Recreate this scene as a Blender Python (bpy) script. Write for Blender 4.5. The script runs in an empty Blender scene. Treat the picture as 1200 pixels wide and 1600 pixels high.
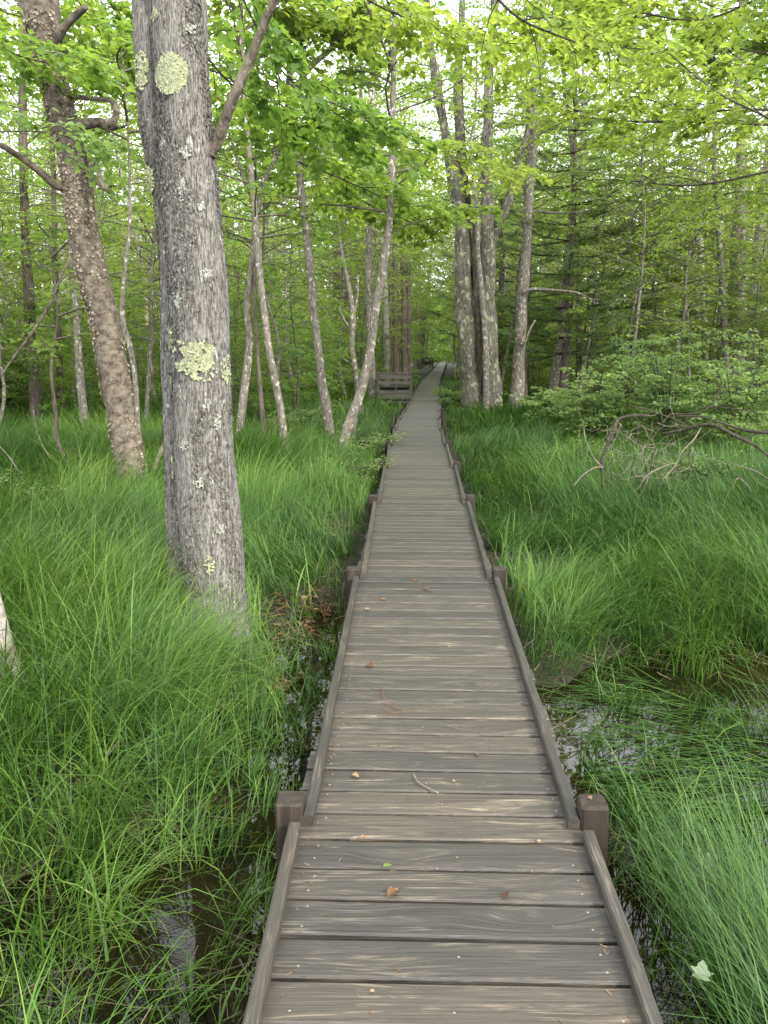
import bpy, math, random
import numpy as np
from mathutils import Vector

S = bpy.context.scene
R = math.radians
# ------------------------------------------------------------------ camera
F = 1260.0; CH = 1.5; PITCH = math.atan(252 / F)
cd = bpy.data.cameras.new('camera'); cam = bpy.data.objects.new('camera', cd); S.collection.objects.link(cam)
cam.location = (0, 0, CH); cam.rotation_euler = (math.pi / 2 - PITCH, 0, 0)
cd.sensor_fit = 'VERTICAL'; cd.sensor_height = 36; cd.lens = F / 1600 * 36
cd.clip_start = .05; cd.clip_end = 2000
S.camera = cam
# ------------------------------------------------------------------ world, sun, exposure
SUN_EL, SUN_AZ = R(36), R(142)            # azimuth measured from +y (straight ahead) towards +x (right)
w = bpy.data.worlds.new("World"); S.world = w; w.use_nodes = True
nt = w.node_tree; nt.nodes.clear()
sky = nt.nodes.new('ShaderNodeTexSky'); sky.sky_type = 'NISHITA'; sky.sun_disc = False
sky.sun_elevation = SUN_EL; sky.sun_rotation = SUN_AZ
sky.air_density = 1.0; sky.dust_density = 5.0; sky.ozone_density = 1.0
bg = nt.nodes.new('ShaderNodeBackground'); bg.inputs[1].default_value = .13
ow = nt.nodes.new('ShaderNodeOutputWorld')
tcw = nt.nodes.new('ShaderNodeTexCoord'); cn = nt.nodes.new('ShaderNodeTexNoise'); cn.inputs['Scale'].default_value = 2.6; cn.inputs['Detail'].default_value = 6
cr_ = nt.nodes.new('ShaderNodeMapRange'); cr_.inputs[1].default_value = .3; cr_.inputs[2].default_value = .6; cr_.inputs[3].default_value = .45; cr_.inputs[4].default_value = .95
mx = nt.nodes.new('ShaderNodeMix'); mx.data_type = 'RGBA'; mx.inputs[7].default_value = (14.5, 14.8, 15.4, 1)       # thin white cloud over the sky
nt.links.new(tcw.outputs['Generated'], cn.inputs['Vector']); nt.links.new(cn.outputs[0], cr_.inputs[0]); nt.links.new(cr_.outputs[0], mx.inputs[0])
nt.links.new(sky.outputs[0], mx.inputs[6]); nt.links.new(mx.outputs[2], bg.inputs[0]); nt.links.new(bg.outputs[0], ow.inputs[0])
sl = bpy.data.lights.new('sun', 'SUN'); sun = bpy.data.objects.new('sun', sl); S.collection.objects.link(sun)
sl.energy = 3.0; sl.angle = R(10); sl.color = (1, .94, .84)
sd = Vector((math.sin(SUN_AZ) * math.cos(SUN_EL), math.cos(SUN_AZ) * math.cos(SUN_EL), math.sin(SUN_EL)))
sun.rotation_euler = sd.to_track_quat('Z', 'Y').to_euler()
S.view_settings.view_transform = 'Standard'; S.view_settings.look = 'None'
S.view_settings.gamma = 1; S.view_settings.use_curve_mapping = False
S.view_settings.exposure = 1.45
S.render.engine = 'CYCLES'
cy = S.cycles
cy.max_bounces = 8; cy.diffuse_bounces = 5; cy.glossy_bounces = 3; cy.transmission_bounces = 5
cy.use_denoising = True; cy.caustics_reflective = False; cy.caustics_refractive = False
cy.sample_clamp_indirect = 8

# ------------------------------------------------------------------ helpers
rs = np.random.RandomState(7)
def ray(px, py):
    du = (800 - py) / F; dx = (px - 600) / F
    return np.array([dx, math.cos(PITCH) + du * math.sin(PITCH), -math.sin(PITCH) + du * math.cos(PITCH)])
def at_z(px, py, z):
    d = ray(px, py); return np.array([0, 0, CH]) + d * ((z - CH) / d[2])
def at_y(px, py, y):
    d = ray(px, py); return np.array([0, 0, CH]) + d * (y / d[1])
def pxm(px, py, y):                      # metres per photo pixel there
    return (y / ray(px, py)[1]) / F

def _h(i, j, k, s):
    n = (i * 374761393 + j * 668265263 + k * 2147483647 + s * 1274126177) & 0xffffffff
    n = ((n ^ (n >> 13)) * 1274126177) & 0xffffffff
    n = (n ^ (n >> 16)) & 0xffffffff
    return n / 4294967295.0
def vn(p, seed=0):
    p = np.asarray(p, dtype=np.float64); f = np.floor(p); i = f.astype(np.int64); t = p - f; t = t * t * (3 - 2 * t)
    x, y, z = i[:, 0], i[:, 1], i[:, 2]; u, v, q = t[:, 0], t[:, 1], t[:, 2]
    def L(a, b, m): return a + (b - a) * m
    c = lambda a, b, d: _h(x + a, y + b, z + d, seed)
    return L(L(L(c(0,0,0), c(1,0,0), u), L(c(0,1,0), c(1,1,0), u), v), L(L(c(0,0,1), c(1,0,1), u), L(c(0,1,1), c(1,1,1), u), v), q)
def n2(x, y, sc, seed=0):
    x = np.atleast_1d(np.asarray(x, float)); y = np.atleast_1d(np.asarray(y, float))
    return vn(np.stack([x * sc, y * sc, np.zeros_like(x)], 1), seed)

class Acc:
    def __init__(s): s.v = []; s.n = 0; s.f = []; s.a = []; s.m = False
    def add(s, verts, faces, val=.5):
        verts = np.asarray(verts, dtype=np.float32).reshape(-1, 3)
        for fc in faces: s.f.append(np.asarray(fc, dtype=np.int64) + s.n)
        s.v.append(verts); s.n += len(verts)
        s.a.append(np.full(len(verts), val, dtype=np.float32) if np.isscalar(val) else np.asarray(val, dtype=np.float32))
    def mesh(s, name, off=(0, 0, 0), smooth=True):
        me = bpy.data.meshes.new(name)
        V = np.concatenate(s.v) - np.asarray(off, dtype=np.float32)
        me.vertices.add(len(V)); me.vertices.foreach_set('co', V.ravel())
        li = np.concatenate([f.ravel() for f in s.f]); ln = np.concatenate([np.full(len(f), f.shape[1]) for f in s.f])
        me.loops.add(len(li)); me.loops.foreach_set('vertex_index', li.astype(np.int32))
        st = np.concatenate([[0], np.cumsum(ln)[:-1]])
        me.polygons.add(len(ln)); me.polygons.foreach_set('loop_start', st.astype(np.int32))
        me.polygons.foreach_set('loop_total', ln.astype(np.int32))
        at = me.attributes.new('v', 'FLOAT', 'POINT'); at.data.foreach_set('value', np.concatenate(s.a))
        me.update(calc_edges=True)
        me.shade_smooth() if smooth else me.shade_flat()
        return me

def link(o, parent=None):
    S.collection.objects.link(o)
    if parent is not None: o.parent = parent
    return o
def part(name, acc, mat, parent=None, off=(0, 0, 0), smooth=True):
    me = acc.mesh(name, off, smooth) if isinstance(acc, Acc) else acc
    if not me.materials: me.materials.append(mat)
    return link(bpy.data.objects.new(name, me), parent)
def tag(o, label, cat, group=None, kind=None):
    if label: o['label'] = label
    if cat: o['category'] = cat
    if group: o['group'] = group
    if kind: o['kind'] = kind
    return o
def thing(name, label, cat, loc, group=None, rz=0, sc=1):
    o = bpy.data.objects.new(name, None); o.empty_display_size = .2; S.collection.objects.link(o)
    o.location = [float(c) for c in loc]; o.rotation_euler = (0, 0, rz); o.scale = (sc, sc, sc)
    return tag(o, label, cat, group)

def smooth_line(P, n):                    # Catmull-Rom through the points (any number of columns)
    P = np.asarray(P, float); m = len(P)
    if m == 2: 
        t = np.linspace(0, 1, n)[:, None]; return P[0] * (1 - t) + P[1] * t
    Q = np.vstack([2 * P[0] - P[1], P, 2 * P[-1] - P[-2]])
    u = np.linspace(0, m - 1 - 1e-9, n); i = u.astype(int); t = (u - i)[:, None]
    a, b, c, d = Q[i], Q[i + 1], Q[i + 2], Q[i + 3]
    return .5 * (2 * b + (c - a) * t + (2 * a - 5 * b + 4 * c - d) * t * t + (3 * b - 3 * c + d - a) * t ** 3)

def tube(acc, P, Rr, n=8, val=.5, disp=None, cap=True):
    P = np.asarray(P, float); k = len(P); Rr = np.broadcast_to(np.asarray(Rr, float), (k,))
    T = np.gradient(P, axis=0); T /= np.linalg.norm(T, axis=1)[:, None] + 1e-9
    a = np.array([1., 0, 0]) if abs(T[0][0]) < .9 else np.array([0, 1., 0])
    U = np.zeros_like(P); u = a - T[0] * a.dot(T[0]); u /= np.linalg.norm(u)
    for i in range(k):
        u = u - T[i] * u.dot(T[i]); u /= np.linalg.norm(u) + 1e-9; U[i] = u
    W = np.cross(T, U); th = np.arange(n) / n * 2 * math.pi
    rr = Rr[:, None] * np.ones((1, n))
    if disp is not None: rr = rr + disp(P, th, Rr)
    V = P[:, None, :] + rr[:, :, None] * (np.cos(th)[None, :, None] * U[:, None, :] + np.sin(th)[None, :, None] * W[:, None, :])
    I = np.arange(k - 1)[:, None] * n + np.arange(n)[None, :]; J = np.arange(k - 1)[:, None] * n + (np.arange(n)[None, :] + 1) % n
    fc = np.stack([I, J, J + n, I + n], -1).reshape(-1, 4)
    fs = [fc]
    if cap: fs.append((np.arange(n) + (k - 1) * n)[None, :]); fs.append(np.arange(n)[::-1][None, :])
    acc.add(V.reshape(-1, 3), fs, val)

# leaf templates: x sideways, y along the leaf, z out of the leaf
def tpl_oval(w=.32, fold=.10):
    v = np.array([[0,0,0],[w,.28,fold],[w*.8,.68,fold*.6],[0,1,-.08],[-w*.8,.68,fold*.6],[-w,.28,fold]])
    return v, [np.array([[0,1,2,3],[0,3,4,5]])]
def tpl_maple():
    h = [(0,0,0),(.20,-.04,.02),(.46,.05,.05),(.34,.20,.05),(.60,.46,.07),(.36,.50,.05),(.26,.56,.04),(.24,.72,.03),(0,1.0,-.08)]
    r = np.array(h); l = r[1:-1].copy(); l[:, 0] *= -1; l[:, 1] *= .97
    v = np.vstack([r, l]); n = len(h)
    return v, [np.array([list(range(n))]), np.array([[0, n - 1] + list(range(n + len(l) - 1, n - 1, -1))])]
def tpl_diamond(w=.33):
    return np.array([[0,0,0],[w,.42,.05],[0,1,-.05],[-w,.42,.05]]), [np.array([[0,1,2,3]])]
def tpl_strip(w=.05):
    return np.array([[-w,0,0],[w,0,0],[w*.5,1,-.12],[-w*.5,1,-.12]]), [np.array([[0,1,2,3]])]
OVAL, MAPLE, DIAM, NEED = tpl_oval(), tpl_maple(), tpl_diamond(), tpl_strip()
def unit(a): return a / (np.linalg.norm(a, axis=-1, keepdims=True) + 1e-9)
def leaves(acc, pos, dirs, nrm, size, tpl, val):
    pos = np.asarray(pos, float); D = unit(np.asarray(dirs, float)); X = unit(np.cross(D, nrm)); Z = np.cross(X, D)
    v, fs = tpl; N = len(pos); m = len(v)
    V = pos[:, None, :] + np.asarray(size)[:, None, None] * (v[None, :, 0:1] * X[:, None, :] + v[None, :, 1:2] * D[:, None, :] + v[None, :, 2:3] * Z[:, None, :])
    base = np.arange(N)[:, None, None] * m
    acc.add(V.reshape(-1, 3), [(f[None] + base).reshape(-1, f.shape[1]) for f in fs], np.repeat(val, m))

def rot_z(v, a):
    c, s = math.cos(a), math.sin(a); return np.array([v[0] * c - v[1] * s, v[0] * s + v[1] * c, v[2]])
def leafy_branch(wood, leaf, P, r0, rnd, ntw, twl, nl, lsize, tpl, sub=0, sides=4, droop=.25, start=.2, tilt=.38, v0=.5):
    """one limb: a tube, side twigs in a near-horizontal fan, leaves along each twig"""
    L = smooth_line(P, max(5, len(P) * 2)); k = len(L)
    tube(wood, L, np.linspace(r0, r0 * .25, k), sides, cap=False)
    pos, dr, nm = [], [], []
    for i in range(ntw):
        t = start + (1 - start) * (i + rnd.rand() * .8) / ntw; a = min(k - 2, int(t * (k - 1))); f = t * (k - 1) - a
        p = L[a] * (1 - f) + L[a + 1] * f; d = unit(L[a + 1] - L[a])
        side = 1 if i % 2 else -1
        h = rot_z(d, side * (.5 + .7 * rnd.rand()) * (1 - .6 * t)); h[2] = h[2] * .6 + rnd.normal(0, .12)
        ln = twl * (1.15 - .65 * t) * (.6 + .7 * rnd.rand())
        T = [p, p + h * ln * .5 + [0, 0, .02 * ln], p + h * ln - [0, 0, droop * ln]]
        T = smooth_line(T, 4); tube(wood, T, np.linspace(r0 * .3, r0 * .1, 4), 3, cap=False)
        nn = max(2, int(nl * (.7 + .6 * rnd.rand())))
        s = .15 + .85 * (np.arange(nn) + rnd.rand(nn)) / nn
        q = np.stack([np.interp(s, np.linspace(0, 1, 4), T[:, c]) for c in range(3)], 1)
        sg = np.where(np.arange(nn) % 2 == 0, 1, -1)[:, None]
        pr = np.array([-h[1], h[0], 0]); pr /= np.linalg.norm(pr) + 1e-9
        ld = h[None] * (.5 + .5 * rnd.rand(nn, 1)) + pr[None] * sg * (.4 + .8 * rnd.rand(nn, 1)) + rnd.normal(0, .22, (nn, 3))
        ld[:, 2] -= .28
        q = q + pr[None] * sg * rnd.rand(nn, 1) * twl * .16 + rnd.normal(0, twl * .06, (nn, 3)) * [1, 1, .7]
        pos.append(q); dr.append(ld); nm.append(np.array([0, 0, 1.]) + rnd.normal(0, tilt, (nn, 3)))
    if pos:
        pos = np.vstack(pos); n = len(pos)
        leaves(leaf, pos, np.vstack(dr), np.vstack(nm), lsize * (.6 + .6 * rnd.rand(n)), tpl, np.clip(v0 + rnd.normal(0, .17, n) , 0, 1))

def crown(wood, leaf, axis, h0, seed, Rc, nb, ntw, twl, nl, lsize, tpl, rise=.5, prof='round', r_b=.02, droop=.25, tilt=.38):
    """limbs set round the upper part of a stem given by axis points (k,3)"""
    rnd = np.random.RandomState(seed); A = smooth_line(axis, 24); z0 = A[0, 2] + h0; z1 = A[-1, 2]
    az = rnd.rand() * 6
    for i in range(nb):
        t = (i + rnd.rand()) / nb; z = z0 + (z1 - z0) * t
        p = np.array([np.interp(z, A[:, 2], A[:, 0]), np.interp(z, A[:, 2], A[:, 1]), z])
        az += 2.4 + rnd.normal(0, .35)
        pr = {'round': math.sin(math.pi * min(1, .12 + .85 * (t * .9 + .05))) ** .6, 'top': .35 + .65 * math.sin(math.pi * (.15 + .75 * t)), 'cone': 1.05 - .85 * t}[prof]
        ln = Rc * pr * (.55 + .6 * rnd.rand())
        e = rise * (.4 + .9 * t) + rnd.normal(0, .12)
        d = np.array([math.cos(az) * math.cos(e), math.sin(az) * math.cos(e), math.sin(e)])
        b = rot_z(d, rnd.normal(0, .3))
        P = [p, p + d * ln * .45, p + (d * .5 + b * .5) * ln * .8 - [0, 0, ln * .04], p + b * ln - [0, 0, ln * (.08 + .1 * rnd.rand())]]
        leafy_branch(wood, leaf, P, r_b * (.5 + .5 * ln / Rc), rnd, max(3, int(ntw * ln / Rc + 2)), twl, nl, lsize, tpl, droop=droop, tilt=tilt, start=.15, v0=.35 + .3 * rnd.rand())

# ------------------------------------------------------------------ materials
class NB:
    def __init__(s, name):
        s.m = bpy.data.materials.new(name); s.m.use_nodes = True; s.t = s.m.node_tree; s.t.nodes.clear()
        s.out = s.t.nodes.new('ShaderNodeOutputMaterial')
    def n(s, ty, ins=None, **kw):
        o = s.t.nodes.new('ShaderNode' + ty)
        for k, v in kw.items(): setattr(o, k, v)
        for k, v in (ins or {}).items():
            i = o.inputs[k]
            if isinstance(v, bpy.types.NodeSocket): s.t.links.new(v, i)
            elif hasattr(v, 'outputs'): s.t.links.new(v.outputs[0], i)
            else: i.default_value = v if not (isinstance(v, tuple) and len(v) == 3 and i.type == 'RGBA') else v + (1,)
        return o
    def coord(s, sc=(1, 1, 1), src='Object'):
        t = s.n('TexCoord'); return s.n('Mapping', {'Vector': t.outputs[src], 'Scale': sc})
    def noise(s, vec, scale, detail=4, rough=.55, dist=0, w=None):
        i = {'Vector': vec, 'Scale': scale, 'Detail': detail, 'Roughness': rough, 'Distortion': dist}
        kw = {}
        if w is not None: kw['noise_dimensions'] = '4D'
        o = s.t.nodes.new('ShaderNodeTexNoise')
        for k, v in kw.items(): setattr(o, k, v)
        if w is not None: i['W'] = w
        for k, v in i.items():
            if hasattr(v, 'outputs'): s.t.links.new(v.outputs[0], o.inputs[k])
            elif isinstance(v, bpy.types.NodeSocket): s.t.links.new(v, o.inputs[k])
            else: o.inputs[k].default_value = v
        return o
    def ramp(s, fac, stops):
        o = s.t.nodes.new('ShaderNodeValToRGB'); e = o.color_ramp.elements
        while len(e) < len(stops): e.new(.5)
        for x, (p, c) in zip(e, stops): x.position = p; x.color = (c if isinstance(c, tuple) else (c, c, c)) + (1,)
        s.t.links.new(fac.outputs[0] if hasattr(fac, 'outputs') else fac, o.inputs[0]); return o
    def mix(s, f, a, b, mode='MIX'):
        o = s.t.nodes.new('ShaderNodeMix'); o.data_type = 'RGBA'; o.blend_type = mode
        for idx, v in ((0, f), (6, a), (7, b)):
            if hasattr(v, 'outputs'): s.t.links.new(v.outputs[2] if v.bl_idname == 'ShaderNodeMix' else v.outputs[0], o.inputs[idx])
            elif isinstance(v, bpy.types.NodeSocket): s.t.links.new(v, o.inputs[idx])
            else: o.inputs[idx].default_value = v + (1,) if isinstance(v, tuple) else v
        return o
    def math(s, op, a, b=None):
        return s.n('Math', {0: a, **({1: b} if b is not None else {})}, operation=op)
    def attr(s, nm='v'): return s.n('Attribute', attribute_name=nm).outputs['Fac']
    def rnd(s): return s.n('ObjectInfo').outputs['Random']
    def finish(s, col, rough=.8, spec=.3, bump=None, bs=.5, bd=.01, extra=None):
        c = col.outputs[2] if getattr(col, 'bl_idname', '') == 'ShaderNodeMix' else col
        i = {'Base Color': c, 'Roughness': rough, 'Specular IOR Level': spec}
        if bump is not None: i['Normal'] = s.n('Bump', {'Height': bump, 'Strength': bs, 'Distance': bd})
        i.update(extra or {})
        p = s.n('BsdfPrincipled', i); s.t.links.new(p.outputs[0], s.out.inputs[0]); return s.m

def mat_leaf(name, stops, trans=.45, tcol=1.25, rough=.5):
    b = NB(name); v = b.attr(); o = b.rnd()
    f = b.math('ADD', b.math('MULTIPLY', v, .75), b.math('MULTIPLY', o, .25))
    c = b.ramp(f, stops)
    tc = b.mix(1.0, c, (tcol * 1.16, tcol * 1.10, tcol * .62), 'MULTIPLY')
    p = b.n('BsdfPrincipled', {'Base Color': c, 'Roughness': rough, 'Specular IOR Level': .25})
    t = b.n('BsdfTranslucent', {'Color': tc.outputs[2]})
    m = b.n('MixShader', {0: trans, 1: p, 2: t}); b.t.links.new(m.outputs[0], b.out.inputs[0]); return b.m

def mat_bark(name, dark, mid, light, patch=None, vs=.2, sc=28, blotch=.6, bd=.02, hor=False, moss=None, patch_sc=7, fis=False, mthr=.56):
    b = NB(name); c = b.coord((1, 1, vs)); r = b.rnd()
    a = b.noise(c, sc, 8, .65, .4)
    col = b.ramp(a, [(.30, dark), (.47, mid), (.72, light)])
    big = b.noise(b.coord(), 1.6, 3)
    col = b.mix(b.ramp(big, [(.35, 0.0), (.7, .45)]), col, b.mix(1.0, col, (.62, .6, .58), 'MULTIPLY'))
    if patch:
        pn = b.noise(b.coord((1, 1, .6)), patch_sc, 5, .6)
        col = b.mix(b.ramp(pn, [(blotch, 0.0), (blotch + .035, .85)]), col, patch)
        p2 = b.noise(b.coord((1, 1, .8)), patch_sc * 4.2, 3, .6)
        col = b.mix(b.ramp(p2, [(.63, 0.0), (.68, .6)]), col, patch)
    if moss:
        mn = b.noise(b.coord((1, 1, .7)), 3.3, 6, .7)
        col = b.mix(b.ramp(mn, [(mthr, 0.0), (mthr + .07, .6)]), col, moss)
    h = a
    if fis:
        fn = b.noise(b.coord((75, 75, 6)), 1.0, 5, .6, .6); fm = b.ramp(b.math('ABSOLUTE', b.math('SUBTRACT', fn, .5)), [(.0, 1.0), (.028, 0.0)])
        col = b.mix(b.math('MULTIPLY', fm, b.ramp(b.noise(b.coord((3, 3, 1.2)), 1.0, 3), [(.4, .1), (.6, .5)])), col, (.020, .017, .014)); h = b.math('SUBTRACT', a, b.math('MULTIPLY', fm, .6))
    if hor:
        hn = b.noise(b.coord((6, 6, 75)), 1.0, 4, .6)
        col = b.mix(b.ramp(hn, [(.60, 0.0), (.68, .75)]), col, dark)
    return b.finish(col, .92, .12, h, 1.0, bd)

M = {}
# grey maple bark with pale crustose blotches
M['bark_grey'] = mat_bark('grey_bark', (.055, .050, .044), (.138, .131, .117), (.21, .203, .185), (.29, .295, .27), .45, 60, .635, .012, moss=(.15, .16, .13), patch_sc=11, fis=True, mthr=.62)
M['bark_birch'] = mat_bark('tan_birch_bark', (.018, .014, .010), (.082, .070, .055), (.185, .160, .128), None, 1.2, 12, .6, .015, hor=True, moss=(.15, .16, .10), mthr=.62)
M['bark_dark'] = mat_bark('dark_bark', (.02, .016, .012), (.085, .07, .055), (.17, .15, .12), (.25, .26, .2), .2, 22, .64, .03, moss=(.16, .17, .09))
M['bark_lichen'] = mat_bark('lichen_bark', (.016, .014, .011), (.088, .080, .067), (.19, .175, .148), (.27, .28, .20), .25, 30, .56, .04, moss=(.20, .21, .115), patch_sc=9)
M['bark_speckle'] = mat_bark('speckled_bark', (.034, .030, .024), (.125, .113, .092), (.23, .212, .177), (.38, .365, .325), .5, 26, .58, .006, patch_sc=16)
M['bark_white'] = mat_bark('white_birch_bark', (.06, .048, .038), (.25, .225, .195), (.40, .37, .33), None, 1.2, 5, .6, .006, hor=True)
M['twig_pale'] = mat_bark('dead_twig', (.05, .042, .032), (.135, .118, .094), (.22, .20, .165), None, .5, 30, .6, .004)
M['twig_dark'] = mat_bark('twig_bark', (.012, .010, .008), (.036, .031, .024), (.075, .066, .052), None, .5, 30, .6, .004)
M['twig_mid'] = mat_bark('forest_twig', (.035, .03, .023), (.10, .088, .068), (.18, .16, .13), None, .5, 30, .6, .004)
M['leaf'] = mat_leaf('maple_leaf', [(0, (.06, .12, .03)), (.45, (.12, .20, .046)), (.8, (.19, .27, .06)), (1, (.27, .33, .08))], .58, 1.55)
M['leaf_light'] = mat_leaf('beech_leaf', [(0, (.072, .128, .03)), (.5, (.142, .210, .046)), (1, (.25, .31, .07))], .58, 1.45)
M['leaf_shrub'] = mat_leaf('shrub_leaf', [(0, (.07, .13, .04)), (.5, (.14, .22, .07)), (1, (.25, .33, .12))], .5, 1.35)
M['needle'] = mat_leaf('pine_needle', [(0, (.06, .11, .045)), (.5, (.115, .18, .075)), (1, (.17, .25, .11))], .5, 1.3, .45)
M['grass'] = mat_leaf('sedge_blade', [(0, (.008, .028, .005)), (.35, (.026, .070, .010)), (.7, (.068, .135, .018)), (.93, (.14, .205, .035)), (1, (.28, .23, .11))], .28, 1.15, .5)
M['dry'] = mat_leaf('dry_litter', [(0, (.045, .022, .011)), (.5, (.13, .068, .032)), (1, (.26, .18, .10))], .2, 1, .7)
M['straw'] = mat_leaf('dead_straw', [(0, (.035, .028, .017)), (.5, (.10, .082, .050)), (1, (.24, .20, .125))], .15, 1, .7)
M['lichen'] = mat_leaf('yellow_lichen', [(0, (.14, .15, .09)), (.5, (.25, .27, .16)), (1, (.36, .38, .24))], .1, 1, .9)
M['lichen_grey'] = mat_leaf('grey_lichen', [(0, (.15, .16, .13)), (.5, (.24, .255, .21)), (1, (.34, .36, .30))], .05, 1, .9)
M['peel'] = mat_leaf('curled_birch_bark', [(0, (.06, .045, .03)), (.5, (.17, .14, .10)), (1, (.32, .28, .22))], .2, 1, .7)

b = NB('wet_mud'); c = b.coord()
g = b.noise(c, 1.3, 6, .6); g2 = b.noise(c, 22, 6, .7)
col = b.mix(b.ramp(g, [(.35, 0.0), (.65, 1.0)]), (.006, .005, .003), (.016, .013, .007))
col = b.mix(b.ramp(g2, [(.5, 0.0), (.65, .8)]), col, (.035, .024, .013))
gm = b.noise(c, .5, 4, .6)
col = b.mix(b.ramp(gm, [(.42, 0.0), (.6, .7)]), col, (.014, .022, .006))
M['mud'] = b.finish(col, .75, .3, g2, .8, .04)

b = NB('pond_water'); c = b.coord(); nz = b.noise(c, 3, 3); col = b.ramp(b.noise(c, 1.7, 5), [(.35, (.003, .003, .0015)), (.7, (.012, .010, .003))])
M['water'] = b.finish(col, .015, .5, nz, .03, .04, {'IOR': 1.34})

def mat_plank(name, kerb=False, tone=1.0):
    b = NB(name); W = b.math('MULTIPLY', b.attr(), 37.0)
    fl = (lambda x, y, z: (y, x, z)) if kerb else (lambda x, y, z: (x, y, z))
    tc = b.n('TexCoord').outputs['Object']
    vo = b.n('VectorMath', {0: tc, 1: fl(2.3, 9, 9)}, operation='MULTIPLY')
    vr = b.s_vor = b.t.nodes.new('ShaderNodeTexVoronoi'); vr.voronoi_dimensions = '4D'; b.t.links.new(vo.outputs[0], vr.inputs['Vector']); b.t.links.new(W.outputs[0], vr.inputs['W']); vr.inputs['Scale'].default_value = 1.0
    fall = b.n('MapRange', {0: vr.outputs['Distance'], 1: .0, 2: .6, 3: 1.0, 4: 0.0}, interpolation_type='SMOOTHSTEP')
    off = b.n('CombineXYZ', {('X' if kerb else 'Y'): b.math('MULTIPLY', fall, .05)})
    P = b.n('VectorMath', {0: tc, 1: off.outputs[0]}, operation='ADD').outputs[0]
    def nz(sc, det, rough=.6, dist=.4):
        m = b.n('VectorMath', {0: P, 1: sc}, operation='MULTIPLY'); return b.noise(m.outputs[0], 1.0, det, rough, dist, W)
    g = nz(fl(2.6, 130, 130), 7, .68); w2 = nz(fl(5.5, 210, 210), 4, .6, .7); big = nz(fl(3.2, 22, 22), 5, .62, 1.0); k = tone
    base = b.ramp(g, [(.30, (.012*k, .0108*k, .0092*k)), (.46, (.027*k, .0242*k, .0205*k)), (.60, (.043*k, .0385*k, .0325*k)), (.78, (.072*k, .064*k, .053*k))])
    worn = b.math('MULTIPLY', b.ramp(w2, [(.50, 0.0), (.58, 1.0)]).outputs[0], b.ramp(big, [(.50, 0.0), (.66, .8)]).outputs[0])
    col = b.mix(worn, base, (.165*k, .145*k, .113*k))
    tint = b.ramp(b.noise(b.coord((0, 0, 0)), 1.0, 0, .5, 0, W), [(.36, (.70, .69, .67)), (.5, (1.0, .955, .89)), (.64, (1.36, 1.26, 1.12))])
    col = b.mix(1.0, col, tint, 'MULTIPLY')
    crk = b.math('ABSOLUTE', b.math('SUBTRACT', nz(fl(1.3, 34, 34), 3, .5), .5)); cm = b.ramp(crk, [(.0, 1.0), (.007, 0.0)])
    col = b.mix(b.math('MULTIPLY', cm, b.ramp(big, [(.42, 1.0), (.52, 0.0)])), col, (.006, .005, .0045))
    kn = b.ramp(vr.outputs['Distance'], [(.045, 1.0), (.075, 0.0)]); col = b.mix(b.math('MULTIPLY', kn, .8), col, (.012, .009, .007))
    mo = b.noise(b.coord((1, 1, 1)), 5.1, 6, .7)
    col = b.mix(b.ramp(mo, [(.54, 0.0), (.68, .5)]), col, (.018*k, .020*k, .0145*k))
    return b.finish(col, b.ramp(g, [(.3, .42), (.7, .62)]), .5, g, .8, .004)
M['plank'] = mat_plank('weathered_plank', False, .92); M['kerb'] = mat_plank('weathered_rail', True, .75)
b = NB('brown_post'); c = b.coord((26, 26, 2)); g = b.noise(c, 1.0, 6, .6, .5)
M['post'] = b.finish(b.ramp(g, [(.3, (.007, .0055, .004)), (.55, (.022, .0165, .011)), (.8, (.050, .040, .030))]), .75, .3, g, .5, .004)
b = NB('steel_screw'); M['screw'] = b.finish(b.ramp(b.noise(b.coord(), 300, 2), [(.3, (.16, .15, .14)), (.7, (.30, .29, .28))]), .5, .5, None, extra={'Metallic': .6})
b = NB('grey_timber'); g = b.noise(b.coord((2, 30, 30)), 1.0, 5, .6)
M['bench'] = b.finish(b.ramp(g, [(.3, (.035, .033, .028)), (.6, (.085, .08, .067)), (.8, (.15, .14, .12))]), .8, .3, g, .5, .004)

# ------------------------------------------------------------------ path line, terrain
YC = np.array([-2, 1.57, 2.3, 3.56, 5.21, 7.92, 10.5, 12.89, 16.22, 18.6, 21.8, 31.4, 43.4, 61, 98, 140])
XC = np.array([.04, .16, .18, .23, .28, .375, .47, .545, .68, .82, 1.07, 1.66, 2.52, 4.0, 7.0, 10.3])
HW = .44
def xc(y): return np.interp(y, YC, XC)
def blob(x, y, cx, cy, rx, ry, soft=.35):
    d = np.sqrt(((x - cx) / rx) ** 2 + ((y - cy) / ry) ** 2); return 1 / (1 + np.exp((d - 1) / (soft * .25)))
def pool(x, y):
    x = np.atleast_1d(np.asarray(x, float)); y = np.atleast_1d(np.asarray(y, float))
    wob = (n2(x, y, 2.2, 3) - .5) * .7
    p = blob(x + wob, y + wob, 1.95, 3.45, 1.2, 1.25) + blob(x + wob, y, 1.25, 2.1, .42, 1.3) + blob(x, y + wob, 3.3, 4.5, 1.0, .55)
    p += blob(x + wob * .4, y + wob, -.50, 4.05, .26, 1.35) + .8 * blob(x + wob * .4, y, -.55, 2.2, .2, .9) + .8 * blob(x + wob, y + wob, -1.0, 2.15, .34, .4, 1.2)
    p += blob(x, y, .2, 3.0, .62, 3.2)
    return np.clip(p, 0, 1)
WATER = -.33
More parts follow.
